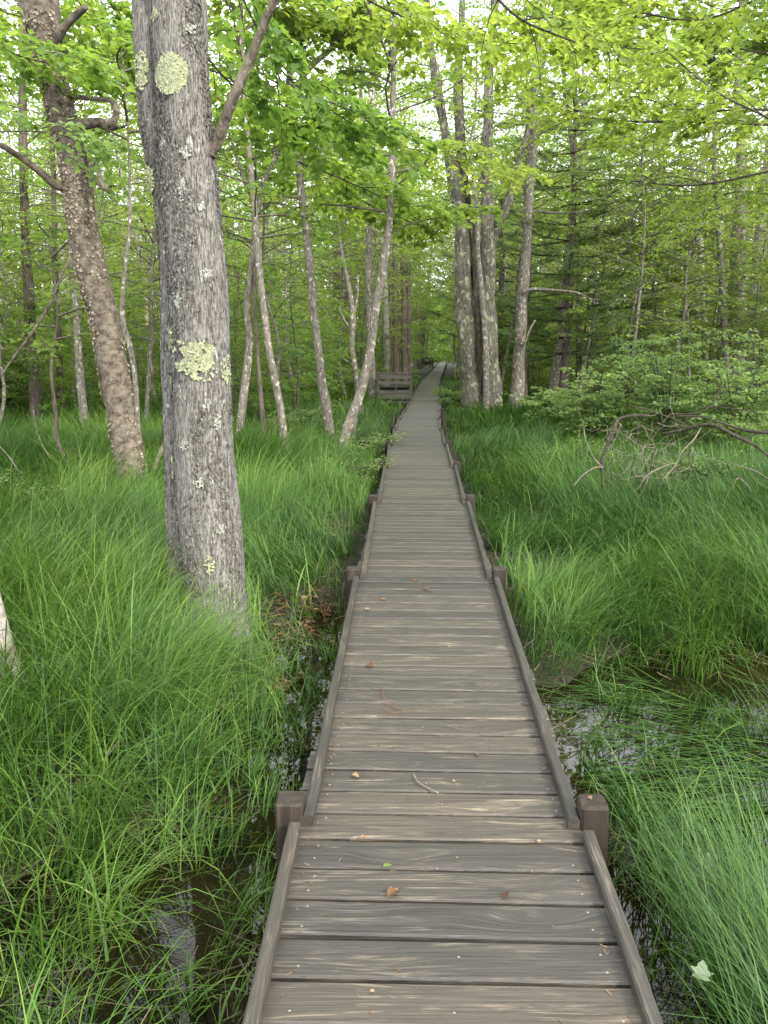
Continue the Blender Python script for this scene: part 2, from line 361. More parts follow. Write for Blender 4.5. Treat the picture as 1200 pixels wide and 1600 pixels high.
def gz(x, y):
    x = np.atleast_1d(np.asarray(x, float)); y = np.atleast_1d(np.asarray(y, float))
    h = -.27 + (n2(x, y, .9, 1) - .5) * .10 + (n2(x, y, 3.1, 2) - .5) * .07 + (n2(x, y, 9.0, 6) - .5) * .04 * (np.hypot(x, y) < 14)
    h += .10 * np.clip((y - 7) / 14, 0, 1) + np.clip((np.hypot(x, y) - 160) / 400, 0, 1) * 2
    return h - .20 * pool(x, y)
def gz1(x, y): return float(gz(x, y)[0])

def ground():
    u = np.linspace(-1, 1, 341); xs = 9 * u + 190 * u ** 5 + 5 * u ** 3
    v = np.linspace(0, 1, 420); ys = -6 + 22 * v + 50 * v ** 3 + 330 * v ** 8
    X, Y = np.meshgrid(xs, ys); Z = gz(X.ravel(), Y.ravel())
    a = Acc(); n = len(xs); I = np.arange(len(ys) - 1)[:, None] * n + np.arange(n - 1)[None]
    a.add(np.stack([X.ravel(), Y.ravel(), Z], 1), [np.stack([I, I + 1, I + n + 1, I + n], -1).reshape(-1, 4)])
    tag(part('ground', a, M['mud']), None, None, kind='structure')
    a = Acc(); a.add([[-6, -5, WATER], [7, -5, WATER], [7, 9, WATER], [-6, 9, WATER]], [np.array([[0, 1, 2, 3]])])
    tag(part('water', a, M['water']), None, None, kind='structure')
ground()

# ------------------------------------------------------------------ boardwalk
def frame(y):
    x = float(xc(y)); dx = float(xc(y + .6) - xc(y - .6)) / 1.2; l = math.hypot(1, dx)
    return np.array([x, y, 0]), np.array([1 / l, -dx / l, 0]), np.array([dx / l, 1 / l, 0])   # centre, across, along
def box(acc, c, ax, ay, hx, hy, z0, z1, val=.5, bev=0.0):
    """box in the frame (ax, ay, up), its long top edges bevelled"""
    c = np.asarray(c, float)
    if bev <= 0: prof = [(-hy, z0), (hy, z0), (hy, z1), (-hy, z1)]
    else: prof = [(-hy, z0), (hy, z0), (hy, z1 - bev), (hy - bev * .35, z1 - bev * .35), (hy - bev, z1), (-hy + bev, z1), (-hy + bev * .35, z1 - bev * .35), (-hy, z1 - bev)]
    m = len(prof); V = []
    for s in (-1, 1):
        for (p, z) in prof: V.append(c + ax * hx * s + ay * p + np.array([0, 0, z]))
    F_ = [np.array([[i, (i + 1) % m, m + (i + 1) % m, m + i] for i in range(m)]), np.arange(m)[::-1][None], (np.arange(m) + m)[None]]
    acc.add(V, F_, val)
POST_Y = [-.4, 2.37, 5.22, 7.93, 10.5, 12.95, 15.5, 17.9, 20.3]
while POST_Y[-1] < 118: POST_Y.append(POST_Y[-1] + 2.45)
def boardwalk():
    rnd = np.random.RandomState(3)
    bw = thing('boardwalk', 'narrow weathered plank boardwalk with low edge rails and short square posts running into the wood', 'boardwalk', (0, 0, 0))
    d = Acc(); sc = Acc(); y = -.5; k = 0
    while y < 120:
        c, ax, ay = frame(y); wd = .139 + rnd.normal(0, .0012)
        dz = rnd.normal(0, .0014); tl = rnd.normal(0, .004)
        a2 = unit(ax + ay * tl)
        e = rnd.normal(0, .004)
        box(d, c + ax * e, a2, ay, HW + .030 + rnd.normal(0, .003), wd / 2 - .0058, -.036 + dz, dz, rnd.rand(), .006 if y < 25 else 0)
        if y < 9:
            for s in (-1, 1):
                for q in (-.034, .036):
                    if rnd.rand() < .8:
                        p = c + ax * (s * (HW - .055 + rnd.normal(0, .004))) + ay * (q + rnd.normal(0, .004)) + np.array([0, 0, dz])
                        th = np.arange(8) / 8 * 2 * math.pi; V = [p + np.array([math.cos(t) * .0032, math.sin(t) * .0032, .0006]) for t in th] + [p + np.array([math.cos(t) * .0036, math.sin(t) * .0036, -.002]) for t in th]
                        sc.add(V, [np.arange(8)[None], np.array([[i, 8 + i, 8 + (i + 1) % 8, (i + 1) % 8] for i in range(8)])])
            if rnd.rand() < .35:
                p = c + ax * rnd.normal(-.02, .02) + ay * rnd.normal(0, .03) + np.array([0, 0, dz]); th = np.arange(8) / 8 * 2 * math.pi
                sc.add([p + np.array([math.cos(t) * .0034, math.sin(t) * .0034, .0008]) for t in th], [np.arange(8)[None]])
        y += wd + .0045 / 2 if y > 30 else wd + .003; k += 1
    part('deck', d, M['plank'], bw, smooth=False)
    o = part('screw', sc, M['screw'], bw, smooth=False); o['kind'] = 'stuff'
    # edge rails, one board per bay, and the posts at the joints
    for s in (-1, 1):
        st = Acc()
        for i in range(len(POST_Y) - 1):
            y0, y1 = POST_Y[i] - .035, POST_Y[i + 1] - .085
            c0, a0, _ = frame(y0); c1, a1, _ = frame(y1)
            p0 = c0 + a0 * s * (HW - .020 + rnd.rand() * .004); p1 = c1 + a1 * s * (HW + .016 + rnd.rand() * .008)
            m = (p0 + p1) / 2; dr = unit(p1 - p0); ac = np.array([dr[1], -dr[0], 0]); hl = np.linalg.norm(p1 - p0) / 2
            a = Acc(); n = 12; z1 = .042 + rnd.normal(0, .002)
            prof = [(-.018, .003), (.018, .003), (.018, z1 - .006), (.0125, z1), (-.0125, z1), (-.018, z1 - .006)]
            V = []
            for q in range(n + 1):
                cc = m + dr * hl * (2 * q / n - 1); wb = rnd.normal(0, .0012)
                for (px_, z) in prof: V.append(cc + ac * (px_ + wb) + np.array([0, 0, z + wb]))
            F_ = [np.array([[q * 6 + j, q * 6 + (j + 1) % 6, (q + 1) * 6 + (j + 1) % 6, (q + 1) * 6 + j] for q in range(n) for j in range(6)]), np.arange(6)[::-1][None], (np.arange(6) + n * 6)[None]]
            a.add(V, F_, rnd.rand())
            if i < 40: part('edge_rail', a, M['kerb'], bw, smooth=False)
        for i, y in enumerate(POST_Y[1:]):
            c, ax, ay = frame(y); a = Acc(); p = c + ax * s * (HW + .048)
            tlt = rnd.normal(0, .012, 2); h = .080 + rnd.normal(0, .006); hw = .0445
            zs = [-.75, h - .008, h]; ws = [hw, hw, hw - .006]; V = []
            for z, w_ in zip(zs, ws):
                for (sx, sy) in ((-1, -.8), (-.8, -1), (.8, -1), (1, -.8), (1, .8), (.8, 1), (-.8, 1), (-1, .8)):
                    V.append(p + ax * sx * w_ + ay * sy * w_ + np.array([tlt[0] * z, tlt[1] * z, z]))
            F_ = [np.array([[q * 8 + j, q * 8 + (j + 1) % 8, q * 8 + 8 + (j + 1) % 8, q * 8 + 8 + j] for q in range(2) for j in range(8)]), (np.arange(8) + 16)[None]]
            a.add(V, F_)
            if i < 46: part('post', a, M['post'], bw, smooth=False)
        for y in np.arange(-.4, 60, 2.0):
            c0, a0, _ = frame(y); c1, a1, _ = frame(y + 2); p0 = c0 + a0 * s * .33; p1 = c1 + a1 * s * .33
            dr = unit(p1 - p0); ac = np.array([dr[1], -dr[0], 0]); box(st, (p0 + p1) / 2, dr, ac, np.linalg.norm(p1 - p0) / 2, .02, -.20, -.042, .3)
        part('joist', st, M['post'], bw, smooth=False)
boardwalk()

# ------------------------------------------------------------------ benches beside the boardwalk
def bench(y, x_right, wdt, label, rz=0.0):
    g0 = gz1(x_right - wdt / 2, y)
    t = thing('wooden_bench', label, 'bench', (x_right - wdt / 2, y, g0), rz=rz); ax = np.array([1., 0, 0]); ay = np.array([0, 1., 0])
    hw = wdt / 2; H = -g0
    def bx(nm, cx, cy, hx, hy, z0, z1, ud=False):
        a = Acc(); (box(a, (cx, cy, 0), ax, ay, hx, hy, z0 + H, z1 + H, .5, .006)); return part(nm, a, M['bench'], t, smooth=False)
    bx('post', hw - .045, 0, .045, .045, -.55, .83); bx('post', -hw + .045, 0, .045, .045, -.55, .80)
    bx('post', hw - .045, .62, .04, .045, -.55, .62); bx('post', -hw + .045, .62, .04, .045, -.55, .62)
    bx('cap_rail', 0, 0, hw + .02, .075, .832, .868)
    bx('back_rail', 0, -.0665, hw - .06, .019, .67, .80); bx('back_rail', 0, -.0665, hw - .06, .019, .50, .60)
    bx('back_rail', 0, -.0665, hw - .06, .019, .24, .33); bx('back_rail', 0, -.0665, hw - .06, .019, .08, .22)
    bx('stud', .03, -.03, .02, .02, .33, .50)
    bx('seat', 0, .31, hw - .10, .24, .40, .44); bx('seat_skirt', 0, .572, hw - .10, .018, .28, .398)
    bx('arm_rest', hw - .045, .31, .055, .34, .622, .655); bx('arm_rest', -hw + .045, .31, .055, .34, .622, .655)
    bx('foot_board', 0, .34, hw - .06, .55, -.05, -.005)
    return t
bench(24.6, .86, 1.08, 'grey wooden bench seen from behind on the left edge of the boardwalk')
bench(80, 4.85, 1.1, 'tiny distant wooden bench where the boardwalk meets the far trees')

# ------------------------------------------------------------------ litter on the planks
def litter():
    r = np.random.RandomState(11)
    spec = [(650, 908, 'curled brown leaf', .05, .35), (667, 921, 'long brown leaf beside the curled one', .055, .1), (600, 938, 'tan leaf', .04, .8),
            (578, 1041, 'russet leaf', .05, .2), (555, 1214, 'orange leaf', .035, .75), (613, 1398, 'flat dark brown leaf', .045, .3), (790, 1401, 'small red leaf', .028, .05),
            (745, 1180, 'tiny brown leaf', .02, .5), (575, 953, 'pale leaf', .035, 1.0), (708, 1222, 'thin tan leaf scrap', .02, .9), (566, 1310, 'orange scrap', .02, .7), (922, 1248, 'straw coloured scrap', .02, .95)]
    where = ['on the planks near the second pair of posts', 'on the planks', 'on the boardwalk past the near posts', 'mid-deck, left half, behind the near posts', 'on the plank behind the near left post',
             'on the third nearest plank', 'on the third plank from the front, right half', 'on a middle plank left of the near right post', 'on the left half of the deck near the second left post', 'at the end of the pale curved twig', 'by the left edge rail beside the near post', 'lying on top of the near right post']
    for (px, py, lb, s, v), wh in zip(spec, where):
        z = .004 if px != 922 else .092
        p = at_z(px, py, z); a = Acc(); an = r.rand() * 6.3
        d = np.array([[math.cos(an), math.sin(an), .12]]); base = [[-.5 * s * math.cos(an), -.5 * s * math.sin(an), .003]]
        leaves(a, base, d, np.array([[r.normal(0, .2), r.normal(0, .2), 1]]), [s], tpl_oval(.36, .22), [v])
        o = part('fallen_leaf', a, M['dry']); o.location = p; tag(o, lb + ' lying ' + wh if 'lying' not in wh else lb + ' ' + wh, 'leaf', 'fallen leaves on the boardwalk')
    a = Acc(); p = at_z(598, 1356, .004); leaves(a, [[0, 0, .003]], [[1, .4, .05]], [[0, .1, 1]], [.03], OVAL, [.8]); o = part('fallen_leaf', a, M['leaf']); o.location = p
    tag(o, 'small fresh green leaf lying on the fourth nearest plank', 'leaf', 'fallen leaves on the boardwalk')
    a = Acc(); P = np.array([at_z(q[0], q[1], .008 + .004 * (i % 2)) for i, q in enumerate([(646, 1209), (651, 1219), (664, 1229), (685, 1239)])])
    tube(a, smooth_line(P - P[0], 10), .0026, 5); o = part('fallen_twig', a, M['twig_pale']); o.location = P[0]; tag(o, 'pale curved twig lying across the planks ahead of the near posts', 'twig')
    a = Acc(); P = np.array([at_z(q[0], q[1], .006 + .01 * (i % 2)) for i, q in enumerate([(596, 1073), (600, 1092), (612, 1104), (632, 1110), (615, 1114), (597, 1106)])])
    tube(a, smooth_line(P - P[0], 16), .0018, 4); o = part('grass_strand', a, M['dry']); o.location = P[0]; tag(o, 'looped straw coloured grass strand lying on the planks', 'grass strand')
litter()
for (px, py, s, lb) in ((1103, 1366, .075, 'pale upturned leaf resting on the sedge right of the nearest planks'), (1095, 985 + 545, .05, 'narrow pale leaf caught low in the sedge at the bottom right')):
    p = at_z(px, py, -.12); a = Acc(); leaves(a, [[0, 0, 0]], [[.3, .6, .5]], [[-.2, -.8, .8]], [s], MAPLE, [.5])
    bb = NB('pale_leaf'); m_ = bb.finish(bb.ramp(bb.attr(), [(0, (.13, .18, .10)), (1, (.19, .23, .15))]), .6)
    o = part('fallen_leaf', a, m_); o.location = p; tag(o, lb, 'leaf')

# ------------------------------------------------------------------ traced trees
def bark_disp(amp, fz=5., ft=None, seed=0):
    def f(P, th, Rr):
        k, n = len(P), len(th); z = P[:, 2][:, None] * np.ones((1, n)); r = Rr[:, None] * np.ones((1, n))
        cx = np.cos(th)[None] * r; sy = np.sin(th)[None] * r
        fr = ft or 24.
        q = np.stack([(cx * fr).ravel(), (sy * fr).ravel(), (z * fz).ravel()], 1)
        a = 1 - np.abs(vn(q, seed) * 2 - 1) * 2; b_ = vn(q * 2.3, seed + 1) - .5; c_ = vn(q * np.array([.2, .2, .35]), seed + 2) - .5
        return ((a * .5 + b_ * .8) * amp + c_ * amp * 4.5).reshape(k, n)
    return f
def trace(pts, zb=None, y=None, lean=0.0):
    """pts: (px, py, width px) from the base up. Returns world points and radii in the upright plane through the base"""
    px, py, w_ = pts[0]
    if y is None:
        g = -.24
        for _ in range(4): p = at_z(px, py, g); g = gz1(p[0], p[1])
        y = p[1]
    out, rad = [], []
    for i, (a, b_, c) in enumerate(pts):
        yy = y + lean * i / len(pts); out.append(at_y(a, b_, yy)); rad.append(c * .475 * pxm(a, b_, yy))
    return np.array(out), np.array(rad)
def grow(P, Rr, top, bend=.3, seed=0):
    """carry a stem on above the frame to the height top"""
    r = np.random.RandomState(seed); d = unit(P[-1] - P[-2]); P = list(P); Rr = list(Rr); n = 4; dz = (top - P[-1][2]) / n; r0 = Rr[-1]
    if dz > .15:
        for i in range(n):
            d = unit(d * .7 + np.array([r.normal(0, .06), r.normal(0, .06), .4])); P.append(P[-1] + d * dz / max(d[2], .4)); Rr.append(r0 * (1 - .85 * (i + 1) / n))
    return np.array(P), np.array(Rr)
def root_in(P, Rr, flare=1.25):
    P = np.vstack([P[0] - [0, 0, .3], P]); Rr = np.concatenate([[Rr[0] * flare], Rr]); Rr[1] *= 1 + (flare - 1) * .45; return P, Rr

def traced_tree(name, label, pts, mat, top, crown_kw=None, group=None, cat='tree', seed=1, n=14, amp=.004, rings=60, lean=0, extra=(), y=None, leafmat='leaf', fz=5., flare=1.25):
    P, Rr = trace(pts, y=y, lean=lean); base = P[0].copy(); yb = base[1]
    P, Rr = grow(P, Rr, top, seed=seed); P, Rr = root_in(P, Rr, flare)
    t = thing(name, label, cat, base, group)
    a = Acc(); Q = smooth_line(np.column_stack([P, Rr]), rings); tube(a, Q[:, :3], np.maximum(Q[:, 3], .004), n, disp=bark_disp(amp, fz, seed=seed) if amp else None)
    for ex in extra:                                                # further stems or limbs: (pts, top, dy)
        E, er = trace(ex[0], y=yb + ex[2]); 
        if ex[1]: E, er = grow(E, er, ex[1], seed=seed + 5)
        q = smooth_line(np.column_stack([E, er]), 24); tube(a, q[:, :3], np.maximum(q[:, 3], .003), 8, disp=bark_disp(amp * .5, fz, seed=seed) if amp else None)
    part('trunk', a, mat, t, base)
    if crown_kw:
        wd, lf = Acc(), Acc(); kw = dict(h0=2.5, Rc=2.4, nb=26, ntw=9, twl=.6, nl=9, lsize=.095, tpl=MAPLE); kw.update(crown_kw)
        crown(wd, lf, P[1:], seed=seed, **kw); part('branches', wd, M['twig_mid'], t, base); part('crown', lf, M[leafmat], t, base, smooth=False)
    return t, P, Rr

def big_tree():
    main = [(335, 985, 101), (333, 930, 99), (331, 870, 99), (322, 760, 98), (317, 640, 92), (314, 560, 92), (310, 480, 93), (305, 400, 92), (297, 300, 92), (290, 200, 87), (284, 100, 84), (281, 0, 82), (276, -110, 78)]
    side = [(296, 900, 62), (292, 840, 62), (287, 700, 62), (284, 560, 62), (281, 480, 60), (276, 400, 56), (268, 320, 54), (258, 260, 54), (247, 200, 56), (240, 100, 56), (234, 0, 54), (224, -110, 52)]
    P, Rr = trace(main); base = P[0].copy(); yb = base[1]
    t = thing('maple_tree', 'thick grey double-trunked tree with a round yellow-green lichen patch, standing left of the boardwalk', 'tree', base)
    a = Acc()
    for (pts, y, sd_, nn) in ((main, yb, 3, 150), (side, yb + .10, 9, 100)):
        P, Rr = trace(pts, y=y)
        if sd_ == 3: Pm, Rm = P.copy(), Rr.copy()
        P, Rr = grow(P, Rr, 11.5, seed=sd_); P, Rr = root_in(P, Rr, 1.3)
        Q = smooth_line(np.column_stack([P, Rr]), 40); lo = Q[:, 2] < 3.9
        Q2 = smooth_line(Q[lo], 430); fl_ = 1 + .28 * np.exp(-np.clip(Q2[:, 2] + .25, 0, 9) / .10); tube(a, Q2[:, :3], Q2[:, 3] * fl_, nn, disp=bark_disp(.006, 6., 50, seed=sd_))
        k0 = max(0, lo.sum() - 1); tube(a, Q[k0:, :3], Q[k0:, 3], 16)
        if sd_ == 3: PT, RT = P, Rr
    part('trunk', a, M['bark_grey'], t, base)
    # limb rising to the right
    L, lr = trace([(322, 236, 26), (337, 226, 19), (352, 196, 17), (368, 165, 17), (395, 112, 16), (424, 52, 15), (450, 0, 13), (500, -110, 11), (560, -230, 9)], y=yb - .05)
    L[1:, 1] -= np.linspace(0, .35, len(L) - 1)
    a = Acc(); q = smooth_line(np.column_stack([L, lr]), 60); tube(a, q[:, :3], q[:, 3], 16, disp=bark_disp(.003, 10, 40, 4))
    tube(a, smooth_line([q[1, :3] + [.0, 0, -.03], q[3, :3]], 6), [.04, .05, .05, .045, .038, .03], 14, disp=bark_disp(.01, 30, 60, 8))
    part('limb', a, M['bark_dark'], t, base)
    wd, lf = Acc(), Acc(); crown(wd, lf, PT[1:], seed=5, h0=5.6, Rc=3.6, nb=30, ntw=9, twl=.8, nl=8, lsize=.11, tpl=MAPLE, r_b=.04)
    part('branches', wd, M['twig_dark'], t, base); part('crown', lf, M['leaf'], t, base, smooth=False)
    # lichen patches: small ragged flakes lying on the bark
    r = np.random.RandomState(4)
    def patch(px, py, wp, hp, n, ragged, sz, side_=False, mt='lichen'):
        pts = side if side_ else main; y0 = yb + (.10 if side_ else 0); Q, qr = trace(pts, y=y0); Qs = smooth_line(np.column_stack([Q, qr]), 200)
        s = pxm(px, py, y0); out = []
        for _ in range(n):
            u, v = r.uniform(-1, 1, 2)
            if u * u + v * v > 1: continue
            if (ragged and vn(np.array([[u * 4.6 + px, v * 5.2, py]]), 5)[0] * (1.25 - .75 * (u * u + v * v)) < ragged) or u * u + v * v > .82 + .3 * vn(np.array([[u * 6, v * 6, px]]), 8)[0]: continue
            p = at_y(px + u * wp / 2, py + v * hp / 2, y0); i = np.argmin(abs(Qs[:, 2] - p[2])); rr = Qs[i, 3]; dx = p[0] - Qs[i, 0]
            if abs(dx) > rr * .97: continue
            nn = np.array([dx / rr, -math.sqrt(1 - (dx / rr) ** 2), 0]); pos = Qs[i, :3] + nn * (rr + .013 + r.rand() * .004); pos[2] = p[2]; out.append((pos, nn))
        if not out: return
        pos = np.array([o[0] for o in out]); nn = np.array([o[1] for o in out]); m = len(pos)
        tz = np.cross(nn, [0, 0, 1.]); an = r.rand(m, 1) * 6.28; d = tz * np.cos(an) + np.array([0, 0, 1.]) * np.sin(an) + nn * .25
        lc = Acc(); leaves(lc, pos, d, nn + r.normal(0, .3, (m, 3)), sz * (.6 + .8 * r.rand(m)), tpl_maple(), np.clip(r.normal(.55, .25, m), 0, 1))
        part('lichen_patch', lc, M[mt], t, base, smooth=False)
    def flakes(pts, y0, n):
        Q, qr = trace(pts, y=y0); Qs = smooth_line(np.column_stack([Q, qr]), 400); i = r.randint(2, 398, n); an = r.uniform(-3.3, .2, n)
        k = vn(np.stack([np.cos(an) * 3, np.sin(an) * 3, Qs[i, 2] * 2.4], 1), 7) > .38; i, an = i[k], an[k]; m = len(i)
        nn = np.stack([np.cos(an), np.sin(an), 0 * an], 1); pos = Qs[i, :3] + nn * (Qs[i, 3] + r.uniform(-.003, .004, m))[:, None]; pos[:, 2] += r.uniform(-.005, .005, m)
        tg = np.stack([-np.sin(an), np.cos(an), 0 * an], 1); aa = r.normal(1.57, .5, m)[:, None] * np.where(r.rand(m, 1) < .5, 1, -1)
        lc = Acc(); leaves(lc, pos, tg * np.cos(aa) + np.array([0, 0, 1.]) * np.sin(aa) + nn * r.uniform(0, .35, (m, 1)), nn + r.normal(0, .35, (m, 3)), r.uniform(.008, .026, m), tpl_oval(.30, .12), r.rand(m))
        part('bark_flakes', lc, M['bark_grey'], t, base, smooth=False)
    flakes(main, yb, 16000); flakes(side, yb + .10, 9000)
    patch(278, 129, 46, 62, 2600, 0, .012)
    patch(231, 118, 22, 70, 900, .42, .012, True); patch(240, 287, 20, 46, 800, .3, .012, True)
    patch(312, 558, 66, 60, 2200, .45, .013); patch(325, 575, 40, 46, 900, .5, .012); patch(354, 577, 12, 46, 500, .35, .011)
    patch(272, 530, 20, 36, 600, .35, .012); patch(270, 598, 20, 22, 500, .4, .012); patch(271, 715, 20, 22, 500, .38, .012); patch(270, 742, 20, 26, 600, .36, .012); patch(252, 35, 14, 22, 300, .4, .012)
    patch(337, 870, 18, 30, 200, .5, .011)
    for (px, py, a_, b_) in ((300, 250, 16, 26), (322, 330, 12, 20), (262, 395, 12, 24), (330, 430, 18, 16), (290, 470, 14, 28), (345, 655, 12, 24), (300, 690, 20, 18), (322, 745, 16, 24), (350, 820, 12, 22), (305, 60, 18, 20)): patch(px, py, a_, b_, 330, .52, .007, mt='lichen_grey')
big_tree()

def birch_left():
    pts = [(210, 782, 54), (207, 755, 53), (200, 700, 50), (190, 650, 47), (181, 600, 48), (172, 545, 47), (163, 500, 48), (148, 440, 50), (138, 400, 50), (127, 340, 48), (121, 290, 47), (112, 240, 45), (99, 190, 44), (85, 130, 46), (72, 80, 50), (62, 0, 60), (45, -120, 50)]
    t, P, Rr = traced_tree('birch_tree', 'tan peeling birch with a leaning trunk behind the thick grey tree', pts, M['bark_birch'], 12.5, dict(h0=7.5, Rc=3.4, nb=26, lsize=.10), seed=21, n=64, amp=.005, rings=360, fz=14., flare=1.12)
    base = np.array(t.location); yb = base[1]
    a = Acc()
    for pp, dy_ in (([(75, 82, 16), (92, 66, 18), (112, 48, 14), (136, 33, 13), (150, 30, 11)], -.1), ([(108, 205, 22), (125, 201, 20), (150, 200, 17), (172, 202, 14), (188, 212, 10), (204, 216, 7)], -.15),
                    ([(105, 150, 8), (135, 158, 8), (165, 166, 9), (190, 174, 11), (206, 190, 12), (209, 212, 12), (206, 224, 12)], -.25), ([(112, 296, 14), (92, 291, 12), (72, 272, 10), (40, 248, 9), (14, 236, 8), (-20, 220, 7)], -.2),
                    ([(138, 236, 8), (150, 262, 8), (154, 278, 10), (166, 290, 8), (182, 302, 7), (198, 316, 6)], -.2), ([(150, 250, 4), (175, 280, 4), (206, 320, 3)], -.3)):
        L, lr = trace(pp, y=yb); L[:, 1] += np.linspace(0, dy_ * 3, len(L)); q = smooth_line(np.column_stack([L, lr]), 26); tube(a, q[:, :3], q[:, 3], 10, disp=bark_disp(.004, 10, 30, 3))
    part('limb', a, M['bark_birch'], t, base)
    r = np.random.RandomState(2); Q = smooth_line(np.column_stack([P, Rr]), 400); m = 3800
    i = r.randint(10, 300, m); an = r.uniform(-2.9, .1, m); dense = vn(np.stack([an * 1.3, Q[i, 2] * 1.6, i * 0], 1), 4) > .5; i = i[dense]; an = an[dense]; m = len(i)
    nn = np.stack([np.cos(an), np.sin(an), 0 * an], 1); pos = Q[i, :3] + nn * (Q[i, 3] + .004)[:, None]; tg = np.stack([-np.sin(an), np.cos(an), 0 * an], 1) * np.where(r.rand(m, 1) < .5, -1, 1)
    lc = Acc(); leaves(lc, pos, tg + nn * r.uniform(.0, .7, (m, 1)) + np.stack([0 * an, 0 * an, r.normal(0, .8, m)], 1), nn + r.normal(0, .35, (m, 3)), .034 * (.25 + r.rand(m)), tpl_oval(.5, .25), r.rand(m)); part('peeling_bark', lc, M['peel'], t, base, smooth=False)
birch_left()

TT = []
def tt(*a, **k): TT.append(traced_tree(*a, **k))
sm = dict(h0=4.5, Rc=2.3, nb=22, ntw=8, nl=8)
tt('sapling', 'crooked thin stem rising close to the right side of the tan birch', [(214, 640, 8), (211, 590, 8), (204, 545, 9), (192, 500, 9), (193, 440, 7), (200, 380, 6), (203, 330, 5)], M['bark_speckle'], 5, dict(h0=3.2, Rc=1.2, nb=12), seed=31, y=10.6, amp=.001, n=8)
tt('tree', 'dark crooked tree with lichened foot at the left, beyond the sedge', [(57, 662, 22), (55, 620, 19), (50, 560, 18), (47, 500, 17), (44, 440, 15), (40, 380, 14), (37, 300, 13), (36, 200, 12), (34, 80, 10)], M['bark_dark'], 12, dict(h0=4, Rc=3, nb=28), seed=32, amp=.01)
tt('tree', 'pinkish brown slim tree between the dark crooked tree and the tan birch', [(133, 677, 17), (130, 640, 14), (126, 600, 13), (122, 540, 12), (118, 480, 12), (112, 420, 12), (110, 350, 11), (104, 250, 10), (100, 120, 9)], M['bark_speckle'], 11, dict(h0=3.6, Rc=2.6, nb=26), seed=33, amp=.006)
tt('tree', 'short brown trunk just left of the pinkish brown slim tree', [(95, 652, 14), (94, 600, 11), (92, 540, 11), (88, 480, 10), (86, 400, 9), (84, 300, 8)], M['bark_dark'], 10, dict(h0=4, Rc=2.4, nb=24), seed=34, amp=.006)
tt('sapling', 'thin bent dark sapling rising out of the sedge left of the tan birch', [(108, 744, 7), (103, 720, 7), (90, 690, 7), (87, 650, 7), (82, 600, 6), (81, 560, 5), (90, 500, 4)], M['bark_dark'], 3.2, dict(h0=1.8, Rc=.9, nb=12, twl=.35, lsize=.06), seed=35, amp=.001, n=7)
tt('birch_tree', 'pale peeling birch foot leaning in at the left edge of the sedge', [(26, 1078, 36), (14, 1040, 34), (2, 1000, 32), (-12, 950, 32), (-40, 850, 30), (-90, 650, 28), (-140, 400, 26)], M['bark_white'], 5, None, seed=36, n=30, amp=.004, rings=80, fz=10)
tt('tree', 'slender grey tree forking halfway up, just right of the thick grey tree', [(371, 702, 14), (377, 650, 13), (384, 590, 13), (390, 530, 12), (386, 480, 12), (391, 430, 11), (398, 370, 12), (402, 325, 11), (410, 290, 9), (425, 255, 8), (445, 200, 7), (452, 60, 6)], M['bark_speckle'], 9, dict(h0=3.5, Rc=2.2, nb=20), seed=41, extra=[([(401, 328, 8), (390, 300, 6), (378, 270, 6), (366, 235, 5), (352, 180, 4)], 7, 0)], amp=.003)
tt('tree', 'slender speckled tree curving up from the sedge, left of the straight speckled tree', [(448, 720, 15), (444, 690, 14), (440, 650, 13), (431, 600, 12), (421, 550, 11), (413, 490, 11), (407, 440, 11), (403, 390, 11), (399, 340, 11), (393, 280, 10), (387, 220, 10), (380, 120, 9)], M['bark_speckle'], 9.5, dict(h0=3.4, Rc=2.4, nb=22), seed=42, amp=.003, n=18)
tt('tree', 'straight speckled grey-brown tree leaning left beside the tree that curves to the right', [(519, 705, 17), (515, 670, 16), (509, 630, 15), (502, 590, 14), (497, 540, 13), (490, 490, 13), (484, 420, 13), (480, 370, 13), (472, 310, 12), (467, 260, 12), (463, 220, 12), (457, 175, 12), (460, 150, 11), (480, 110, 9), (520, 72, 8), (585, -5, 7), (640, -60, 6)], M['bark_speckle'], 8.5, dict(h0=4, Rc=2.4, nb=20), seed=43, n=20, amp=.003, extra=[([(459, 175, 9), (456, 140, 8), (452, 80, 7), (455, 0, 6)], 8, 0)])
tt('tree', 'speckled tan tree sweeping to the right beside the boardwalk, nearest on the left', [(531, 722, 17), (536, 695, 17), (541, 675, 16), (550, 650, 16), (563, 615, 15), (573, 575, 14), (581, 530, 14), (587, 480, 14), (595, 440, 13), (603, 390, 13), (608, 350, 12), (611, 300, 12), (612, 250, 11), (614, 180, 10), (615, 100, 9), (617, 0, 8)], M['bark_speckle'], 9.5, dict(h0=3.4, Rc=2.4, nb=24), seed=44, n=20, amp=.003, leafmat='leaf_light')
tt('sapling', 'very thin pale stem right behind the tan tree that sweeps to the right', [(549, 708, 6), (553, 670, 6), (560, 630, 5), (574, 560, 5), (590, 480, 4), (600, 400, 4)], M['bark_speckle'], 7, dict(h0=4, Rc=1.2, nb=10), seed=45, amp=0, n=6)
tt('sapling', 'thin brown double stem behind and left of the slender curving tree', [(414, 706, 9), (411, 660, 8), (406, 600, 7), (402, 540, 6), (398, 470, 6)], M['bark_dark'], 7, dict(h0=3, Rc=1.8, nb=16), seed=46, amp=.001, n=7, extra=[([(414, 700, 7), (424, 672, 6), (432, 655, 5)], None, 0)])
